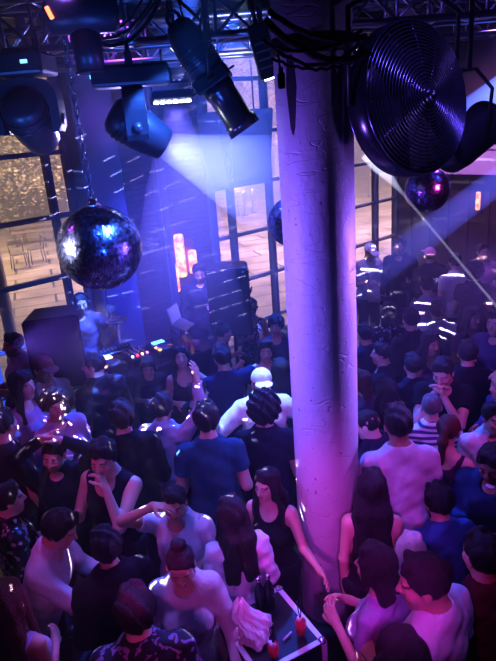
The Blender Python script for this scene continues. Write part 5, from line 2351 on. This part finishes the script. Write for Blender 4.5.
# --- around the stage, left
person(81, 303, 172, 'DJ wearing black headphones standing behind the desk, one hand on hip', base=.2, sex='m', top='tee', topc=pl((.10, .07, .13)), hair='crop', haircol=DKH, armL='hip', armR='down', yaw=25, pitch=12, skin='tan', ext=['headphones'], near=True, group=None)
person(199, 273, 190, 'dark-dressed man behind the desk in front of the glowing wall light', base=.2, h=1.78, sex='m', top='shirt', topc=pl(CHAR), hair='short', armL='bent', armR='down', pitch=18, skin='tan', group=None)
person(15, 345, 130, 'person in a pale long-sleeved shirt at the left edge, behind the loudspeaker', base=.2, sex='m', top='shirt', topc=pl(OFFW), hair='short', armL='bent', armR='bent', skin='tan')
person(50, 369, 225, 'man in a dark red cap and white t-shirt below the left loudspeaker', sex='m', top='tee', topc=pl(OFFW), hair='crop', haircol=DKH, armL='bent', armR='hold', skin='tan', pitch=10, ext=[('cap', (.20, .03, .05))])
person(91, 366, 45, 'broad man in a black leather jacket seen from behind, turning his head left', h=1.8, sex='m', top='jacket', topc=('leather', (.012, .012, .016)), hair='short', haircol=DKH, armL='bent', armR='down', yaw=42, skin='light')
person(29, 386, 250, 'person with dark wavy hair in a pink top by the left edge', h=1.66, sex='f', top='tee', topc=pl((.5, .22, .36)), hair='wavy', haircol=DKH, armL='hold', armR='bent')
person(49, 405, 215, 'young person with tousled brown hair leaning to the right in a mauve shirt', h=1.62, sex='f', top='shirt', topc=pl((.34, .2, .32)), hair='curly', haircol=BRH, armL='bent', armR='hold', side=8)
person(60, 455, 188, 'man in an open black shirt with both hands clasped on top of his head', h=1.76, sex='m', top='shirt', topc=pl(BLK), hair='short', haircol=DKH, armL='crown', armR='crown', yaw=-12, pitch=8, hroll=-8, beard=True, curlL=.2, curlR=.2, **N)
person(98, 458, 160, 'man in a black tank top holding a hand to his mouth', h=1.72, sex='m', top='tank', topc=pl(BLK), hair='thick', haircol=DKH, armL='mouth', armR=((.3, .3, -1), (-.35, .8, .7)), yaw=12, pitch=12, curlL=.9, curlR=.9, **N)
person(66, 530, 268, 'dark-haired person in a white shirt leaning right and reaching out an arm', h=1.72, sex='m', top='shirt', topc=pl(WHITE), hair='thick', haircol=DKH, lean=18, armR=((.05, .75, -.75), (-.05, .9, -.1)), armL=((.15, .5, -1), (-.1, 1, -.1)), pitch=15, **N)
person(9, 602, 345, 'woman with long auburn hair at the bottom left corner in a lilac strappy dress', h=1.66, sex='f', top='dress', topc=pl((.5, .42, .62)), hair='long', haircol=AUB, armL='down', armR='bent', **N)
person(142, 612, 10, 'person in a floral shirt at the bottom of the frame, seen from behind', h=1.7, sex='m', top='shirt', topc=('floral', (.02, .02, .03), (.30, .2, .36)), hair='thick', haircol=DKH, armL='bent', armR='bent', **N)
person(13, 500, 300, 'person in a black shirt flecked with glitter at the left edge', h=1.7, sex='m', top='shirt', topc=('sequin', BLK, (.6, .6, .7)), hair='short', haircol=DKH, armR='bent', armL='bent', near=True)
person(112, 548, 30, 'dark figure in a black jacket right of the reaching person in white', h=1.64, sex='m', top='jacket', topc=pl(BLK), hair='thick', haircol=DKH, armL='bent', armR='bent', near=True)
person(10, 425, 330, 'dark-clothed person near the left edge with short hair, below the pink top', h=1.72, sex='m', top='tee', topc=pl((.04, .02, .04)), hair='short', armL='bent', armR='down')
person(128, 418, 20, 'person in a black sweater facing the DJ desk, right of the leather jacket', h=1.70, sex='m', top='sweater', topc=pl(BLK), hair='thick', haircol=DKH, armL='bent', armR='bent')

# --- centre
person(182, 358, 186, 'woman tipping her face up with one arm raised before the DJ desk', h=1.66, sex='f', top='strap', topc=pl(BLK), hair='long', haircol=DKH, pitch=-18, hroll=6, armL='dance', armR='bent', near=True)
person(157, 408, 345, 'person in a lavender shirt flecked with light dashes, seen from behind', h=1.7, sex='m', top='shirt', topc=pl((.52, .42, .58)), hair='thick', haircol=DKH, armL='bent', armR='up', near=True)
person(192, 394, 300, 'dark-haired person turned right, between the lavender shirt and the teal t-shirt', h=1.68, sex='m', top='tee', topc=pl(BLK), hair='thick', haircol=DKH, armL='bent', armR='hold')
person(213, 420, 3, 'man in a teal t-shirt seen from behind with thick dark hair', h=1.8, sex='m', top='tee', topc=pl(TEAL), hair='thick', haircol=DKH, armL='bent', armR='bent', near=True)
person(181, 503, 168, 'man in a white t-shirt shading his brow with a raised hand', h=1.76, sex='m', top='tee', topc=pl(WHITE), hair='short', haircol=DKH, armR='temple', armL='bent', yaw=8, pitch=10, curlR=.25, skin='tan', **N)
person(183, 566, 184, 'woman with a hair bun looking down, white long-sleeved top, necklace and red bracelet', h=1.68, sex='f', top='sweater', topc=pl(WHITE), hair='bun', haircol=DKH, pitch=18, armL=((.35, .2, -1), (.1, .75, -.65)), armR=((.3, .1, -1), (-.4, .7, -.6)), curlL=.5, ext=['necklace', ('braceletL', (.85, .04, .1))], rolled=False, **N)
person(238, 515, 15, 'woman with long dark hair and a loose white blouse seen from behind', h=1.68, sex='f', top='blouse', topc=pl(WHITE), hair='long', haircol=DKH, armL='bent', armR='bent', yaw=12, botc=(.2, .18, .26), **N)
person(273, 485, 158, 'woman in black with long hair by the column, one arm stretched towards it', h=1.60, sex='f', top='tank', topc=pl(BLK), hair='long', haircol=DKH, yaw=-18, armL=((.35, .2, -.9), (.6, .6, -.1)), armR='bent', **N)
person(258, 410, 355, 'dark silhouetted man with a rounded head of hair in front of the white cap', h=1.8, sex='m', top='tee', topc=pl((.012, .014, .03)), hair='afro', haircol=(.006, .006, .008), armL='bent', armR='bent', near=True)
person(262, 384, 186, 'person in a brightly lit white cap and white jacket behind the dark silhouette', h=1.78, sex='m', top='jacket', topc=pl((.9, .9, .95)), hair='crop', armL='dance', armR='dance', ext=[('cap', (.95, .95, .98))], near=True)
person(247, 307, 188, 'woman with sunglasses and a glittering dark top in front of the right loudspeaker', h=1.68, sex='f', top='tank', topc=('sequin', (.03, .03, .06), (.8, .8, 1)), hair='pony', haircol=DKH, armL='bent', armR='hold', ext=['glasses'])
person(276, 326, 165, 'person with big dark curly hair against the left edge of the column', h=1.66, sex='f', top='tee', topc=pl((.05, .05, .12)), hair='curly', haircol=DKH, armL='bent', armR='bent')
person(224, 333, 290, 'bare-shouldered woman leaning right below the right loudspeaker', h=1.62, sex='f', top='strap', topc=pl((.05, .05, .1)), hair='bun', haircol=DKH, lean=14, armL='hold', armR='bent')
person(262, 351, 178, 'dark-haired person facing the camera below the glittering top', h=1.68, sex='f', top='tee', topc=pl(NAVY), hair='long', haircol=DKH, armL='bent', armR='bent')
person(226, 358, 20, 'person in dark blue seen from behind, right of the woman tipping her face up', h=1.7, sex='m', top='tee', topc=pl((.02, .03, .09)), hair='short', haircol=DKH, armL='bent', armR='wave')
person(281, 371, 20, 'person in navy by the column, seen from behind with straight hair', h=1.66, sex='f', top='tee', topc=pl(NAVY), hair='bob', haircol=DKH, armL='bent', armR='bent')
person(148, 366, 190, 'dark-dressed person close to the front of the DJ desk, head bowed', h=1.5, sex='f', top='tee', topc=pl(BLK), hair='bob', haircol=DKH, pitch=25, armL='bent', armR='bent')

# --- right, far
person(376, 252, 198, 'man in a white cap and white t-shirt with light dashes, right of the column', h=1.8, sex='m', top='tee', topc=pl(WHITE), hair='crop', armL='down', armR='bent', pitch=20, skin='tan', ext=[('cap', (.9, .9, .92))])
person(394, 246, 150, 'tall dark-haired man in black standing beside the white cap', h=1.86, sex='m', top='shirt', topc=pl(BLK), hair='thick', haircol=DKH, armL='bent', armR='down', skin='tan')
person(431, 256, 5, 'person in a pink cap and black jacket with white lettering across the back', h=1.76, sex='m', top='jacket', topc=pl(BLK), hair='crop', armL='bent', armR='bent', ext=[('cap', (.75, .3, .45))])
person(454, 262, 10, 'person in a white t-shirt crossed by bright dashes under the white beam', h=1.74, sex='m', top='tee', topc=pl(WHITE), hair='short', haircol=DKH, armL='bent', armR='bent')
person(473, 272, 350, 'dark round-haired person in front of the pink shirt at the far right', h=1.7, sex='m', top='tee', topc=pl(BLK), hair='afro', haircol=DKH, armL='bent', armR='bent')
person(483, 252, 185, 'person in a pink shirt against the brown panelled wall', h=1.74, sex='m', top='tee', topc=pl((.62, .3, .42)), hair='short', haircol=BRH, armL='bent', armR='bent', skin='tan')
person(421, 286, 10, 'person in a mauve t-shirt with dashes of light, seen from behind', h=1.68, sex='m', top='tee', topc=pl((.45, .3, .5)), hair='short', haircol=DKH, armL='bent', armR='hold')
person(404, 283, 20, 'dark-haired person behind the mauve t-shirt, dressed in black', h=1.68, sex='f', top='tee', topc=pl(BLK), hair='wavy', haircol=DKH, armL='wave', armR='bent')
person(389, 312, 355, 'person with dark bobbed hair in a patterned top, right of the column', h=1.66, sex='f', top='tee', topc=('sequin', (.03, .03, .05), (.7, .7, .8)), hair='bob', haircol=DKH, armL='bent', armR='bent')
person(412, 320, 15, 'dark-clothed man seen from behind at the middle of the right-hand crowd', h=1.76, sex='m', top='shirt', topc=pl(BLK), hair='short', haircol=DKH, armL='bent', armR='bent')
person(443, 312, 0, 'person in a shiny pale jacket with crossing dashes, back to the camera', h=1.7, sex='m', top='jacket', topc=pl((.55, .52, .6)), hair='short', haircol=DKH, armL='bent', armR='bent')
person(466, 318, 205, 'dark-haired person in a plum top facing the camera, below the white beam', h=1.68, sex='f', top='tee', topc=pl((.16, .05, .16)), hair='long', haircol=DKH, armL='bent', armR='bent', skin='tan')
person(490, 323, 130, 'person with a lit face at the right edge, facing left', h=1.72, sex='m', top='shirt', topc=pl((.1, .08, .2)), hair='short', haircol=DKH, armL='bent', armR='hold')
person(371, 335, 25, 'dark-haired person in a navy shirt against the right edge of the column', h=1.74, sex='m', top='shirt', topc=pl(NAVY), hair='short', haircol=DKH, armL='bent', armR='bent')
person(387, 354, 75, 'person in profile facing left, purple-lit cheek, dark clothes', h=1.72, sex='m', top='tee', topc=pl(BLK), hair='short', haircol=DKH, armL='bent', armR='bent')
person(425, 344, 200, 'woman with dark hair and a purple-lit face behind the drinking man', h=1.66, sex='f', top='tank', topc=pl((.1, .03, .12)), hair='wavy', haircol=DKH, armL='hold', armR='bent', skin='tan')
person(408, 366, 10, 'man in a black shirt seen from behind, left of the drinking man', h=1.76, sex='m', top='shirt', topc=pl((.015, .015, .03)), hair='short', haircol=DKH, armL='bent', armR='bent')
person(471, 354, 350, 'dark-clothed broad man seen from behind, right of the drinking man', h=1.78, sex='m', top='jacket', topc=pl((.015, .015, .03)), hair='short', haircol=DKH, armL='bent', armR='bent')
person(367, 382, 60, 'person with bobbed brown hair beside the column, left of the drinking man', h=1.66, sex='f', top='shirt', topc=pl((.1, .11, .2)), hair='bob', haircol=BRH, armL='bent', armR='bent')
person(443, 372, 160, 'man with short dark hair bowing his head to a hand held at his mouth', h=1.8, sex='m', top='tee', topc=pl(BLK), hair='short', haircol=DKH, armR='mouth', armL='mouth', pitch=22, yaw=-14, curlR=1.0, curlL=1.0, near=True)
person(392, 393, 30, 'dark-haired person in black behind the white t-shirt', h=1.64, sex='f', top='tee', topc=pl(BLK), hair='wavy', haircol=DKH, armL='bent', armR='bent')
person(427, 407, 352, 'man with cropped grey hair in a blue and white striped shirt', h=1.72, sex='m', top='polo', topc=('stripes', (.06, .07, .2), (.75, .74, .8)), hair='crop', haircol=GRY, armL='bent', armR='bent', near=True)
person(404, 425, 4, 'man in a plain white t-shirt seen from behind with short dark hair', h=1.8, sex='m', top='tee', topc=pl(WHITE), hair='short', haircol=DKH, armL='bent', armR='bent', skin='tan', near=True)
person(453, 430, 325, 'woman with tied auburn hair and bare purple-lit shoulders', h=1.68, sex='f', top='strap', topc=pl((.06, .02, .06)), hair='pony', haircol=AUB, armL='bent', armR='bent', near=True)
person(488, 418, 178, 'smiling man with swept dark hair in a white shirt at the right edge', h=1.76, sex='m', top='shirt', topc=pl(WHITE), hair='short', haircol=DKH, armL='bent', armR='bent', yaw=8, near=True)
person(495, 386, 100, 'person with curly blond hair cut off by the right edge', h=1.7, sex='f', top='blouse', topc=pl((.2, .1, .3)), hair='curly', haircol=BLO, armL='bent', armR='bent')
person(373, 425, 65, 'crop-haired man in profile in a dark blue jacket, right of the column', h=1.72, sex='m', top='jacket', topc=pl((.03, .035, .07)), hair='crop', haircol=DKH, armL='bent', armR='bent', pitch=14, near=True)
person(378, 488, 350, 'woman with long black hair and a black top right of the column, seen from behind', h=1.66, sex='f', top='tank', topc=pl(BLK), hair='long', haircol=(.006, .005, .007), armL='hang', armR='hang', near=True)
person(486, 464, 140, 'dark-haired man in a navy sweater over a white collar at the right edge', h=1.78, sex='m', top='sweater', topc=pl((.02, .05, .11)), hair='thick', haircol=DKH, armL='bent', armR='bent', pitch=18, skin='brown', ext=[('collar', (.85, .85, .88))], near=True)
person(432, 502, 12, 'man in a blue t-shirt with dark hair seen from behind, bending forward', h=1.78, sex='m', top='tee', topc=pl((.04, .12, .28)), hair='thick', haircol=DKH, armL='bent', armR='bent', lean=8, near=True)
person(405, 552, 330, 'person with pale blond bobbed hair in a light top, behind the white polo shirt', h=1.62, sex='f', top='tee', topc=pl((.4, .42, .6)), hair='bob', haircol=(.75, .68, .6), armL='bent', armR='bent', near=True)
person(381, 566, 55, 'dark-haired woman by the column with both hands held out together', h=1.66, sex='f', top='tee', topc=pl((.4, .28, .5)), hair='bob', haircol=DKH, armL=((.2, .15, -1), (-.5, .8, .5)), armR=((.2, .2, -1), (-.55, .8, .55)), curlL=.7, curlR=.5, near=True)
person(418, 583, 48, 'man in a white polo shirt at the bottom right, head turned left', h=1.76, sex='m', top='polo', topc=pl((.66, .62, .7)), hair='short', haircol=DKH, armL='bent', armR='down', yaw=30, pitch=10, skin='tan', near=True)
person(408, 668, 5, 'dark head of hair at the bottom edge in front of the white polo shirt', h=1.7, sex='m', top='tee', topc=pl(BLK), hair='thick', haircol=DKH, armL='bent', armR='bent', near=True)
person(476, 556, 20, 'person in a dark maroon shirt at the right edge below the navy sweater', h=1.72, sex='m', top='shirt', topc=pl((.10, .012, .03)), hair='short', haircol=DKH, armL='bent', armR='bent', near=True)

_cc = tpt(LA / 2, LB / 2, 0)
OBST = [(CX, CY, .48), (_cc.x, _cc.y, .44)] + [(o.location.x, o.location.y, .4) for o in COL.objects if o.name.startswith('speaker_stand')]
settle()
# lettering on the black jacket
pf = PEOPLE['person in a pink cap and black jacket with white lettering across the back'][0]
fc_ = bpy.data.curves.new('lettering', 'FONT')
fc_.body = 'FERRY'
fc_.size = .1
fc_.extrude = .002
fc_.align_x = 'CENTER'
fo = bpy.data.objects.new('lettering', fc_)
COL.objects.link(fo)
bpy.context.view_layer.update()
me_ = bpy.data.meshes.new_from_object(fo.evaluated_get(bpy.context.evaluated_depsgraph_get()))
bpy.data.objects.remove(fo)
fo = bpy.data.objects.new('lettering', me_)
COL.objects.link(fo)
me_.materials.clear()
fc_ = me_
fo.parent = pf
fo.location = (0, -.165, 1.25)
fo.rotation_euler = (R(84), 0, 0)
fc_.materials.append(pmat('white_print_glow', (.9, .9, .95), rough=.6, emit=(.8, .8, 1), estr=.25))  # print is given a faint glow of its own

# ------------------------------------------------------------------ light
SC.view_settings.view_transform = 'Standard'
SC.view_settings.look = 'Medium High Contrast'
SC.view_settings.exposure = 0
SC.view_settings.gamma = 1
SC.cycles.use_denoising = True
SC.cycles.max_bounces = 5
SC.cycles.volume_bounces = 0
SC.cycles.transparent_max_bounces = 10
SC.cycles.sample_clamp_indirect = 4
SC.cycles.caustics_reflective = False
SC.cycles.caustics_refractive = False

wd = bpy.data.worlds.new('night')
SC.world = wd
wd.use_nodes = True
nt = wd.node_tree
bg = nt.nodes['Background']
bg.inputs['Color'].default_value = (.16, .10, .40, 1)
bg.inputs['Strength'].default_value = WORLD_STR
HAZE = .018
vs_ = nt.nodes.new('ShaderNodeVolumeScatter')
vs_.inputs['Color'].default_value = (1, 1, 1, 1)
vs_.inputs['Density'].default_value = HAZE
vs_.inputs['Anisotropy'].default_value = .35
nt.links.new(vs_.outputs['Volume'], nt.nodes['World Output'].inputs['Volume'])


def aim_at(o, loc, to):
    loc, to = Vector(loc), Vector(to)
    o.location = loc
    o.rotation_euler = (to - loc).to_track_quat('-Z', 'Y').to_euler()


def spot(name, loc, to, col, energy, angle, blend=.3, size=.05):
    d = bpy.data.lights.new(name, 'SPOT')
    d.color = col
    d.energy = energy
    d.spot_size = R(angle)
    d.spot_blend = blend
    d.shadow_soft_size = size
    o = bpy.data.objects.new(name, d)
    COL.objects.link(o)
    aim_at(o, loc, to)
    return o


def area(name, loc, to, col, energy, sx, sy=None):
    d = bpy.data.lights.new(name, 'AREA')
    d.color = col
    d.energy = energy
    d.shape = 'RECTANGLE'
    d.size = sx
    d.size_y = sy or sx
    o = bpy.data.objects.new(name, d)
    COL.objects.link(o)
    aim_at(o, loc, to)
    return o


def point(name, loc, col, energy, size=.1):
    d = bpy.data.lights.new(name, 'POINT')
    d.color = col
    d.energy = energy
    d.shadow_soft_size = size
    o = bpy.data.objects.new(name, d)
    COL.objects.link(o)
    o.location = loc
    return o


BLUE, VIOLET, PURPLE, MAGENTA, WARM = (.03, .12, 1), (.28, .13, 1), (.5, .1, .95), (1, .03, .6), (1, .74, .42)
for f_ in LIGHTS:
    f_()

# glowing volume meshes that imitate beams of light in the haze
def glow_beam(a_, b_, prof, col, s0, s1, label, power=1.0):
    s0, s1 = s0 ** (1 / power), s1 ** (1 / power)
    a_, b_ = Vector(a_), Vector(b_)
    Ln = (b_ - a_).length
    mt = bpy.data.materials.new('beam_glow')
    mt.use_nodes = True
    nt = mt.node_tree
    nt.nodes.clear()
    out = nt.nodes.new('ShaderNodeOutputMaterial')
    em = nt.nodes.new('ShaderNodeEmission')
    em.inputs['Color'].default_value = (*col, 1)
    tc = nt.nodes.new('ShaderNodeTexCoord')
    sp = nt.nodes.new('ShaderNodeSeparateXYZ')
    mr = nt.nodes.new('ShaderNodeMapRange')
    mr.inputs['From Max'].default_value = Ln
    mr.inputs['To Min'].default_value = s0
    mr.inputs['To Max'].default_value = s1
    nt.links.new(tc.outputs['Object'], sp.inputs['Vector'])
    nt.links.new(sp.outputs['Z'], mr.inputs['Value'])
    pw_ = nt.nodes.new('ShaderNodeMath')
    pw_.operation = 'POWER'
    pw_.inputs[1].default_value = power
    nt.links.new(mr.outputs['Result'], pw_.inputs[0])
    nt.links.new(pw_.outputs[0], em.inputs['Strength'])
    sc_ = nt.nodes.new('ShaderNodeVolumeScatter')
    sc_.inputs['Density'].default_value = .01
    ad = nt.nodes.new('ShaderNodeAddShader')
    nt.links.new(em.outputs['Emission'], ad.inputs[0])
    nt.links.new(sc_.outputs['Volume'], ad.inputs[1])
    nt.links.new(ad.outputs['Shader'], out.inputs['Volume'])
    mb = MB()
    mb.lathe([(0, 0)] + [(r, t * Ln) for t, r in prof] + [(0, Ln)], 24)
    o = mb.build('glow_beam', mt)
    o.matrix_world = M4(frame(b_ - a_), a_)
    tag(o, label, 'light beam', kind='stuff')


glow_beam(at_depth(368, 152, 4.6), at_depth(508, 320, 5.0), [(0, .07), (.08, .06), (.16, .03), (.24, .011), (1, .012)], (.72, .72, 1), 9, 9,
           'thin white glowing beam shape slanting down over the right-hand crowd')
glow_beam(at_depth(560, 60, 4.7), at_depth(446, 121, 5.0), [(0, .19), (1, .07)], (.12, .2, 1), 15, 3,
           'broad blue glowing beam shape at the upper right edge beside the fan')
glow_beam(at_depth(560, 134, 6.6), at_depth(350, 292, 7.2), [(0, .14), (1, .2)], (.14, .15, 1), 2.2, .1,
           'soft blue glowing beam shape slanting across the brown panelled wall')
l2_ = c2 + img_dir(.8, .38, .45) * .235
glow_beam(l2_, at_depth(272, 186, 6.6), [(0, .09), (.25, .2), (1, .55)], (.17, .21, 1), 3.2, .10,
           'wide pale blue glowing beam shape from the tilted moving head light across the brick pier', 3.0)
glow_beam(at_depth(176, 108, 5.2), at_depth(188, 330, 6.6), [(0, .1), (.3, .32), (1, .7)], (.17, .16, 1), 1.6, .05,
           'soft blue glowing beam shape falling from the flat LED panel onto the DJ desk', 2.0)
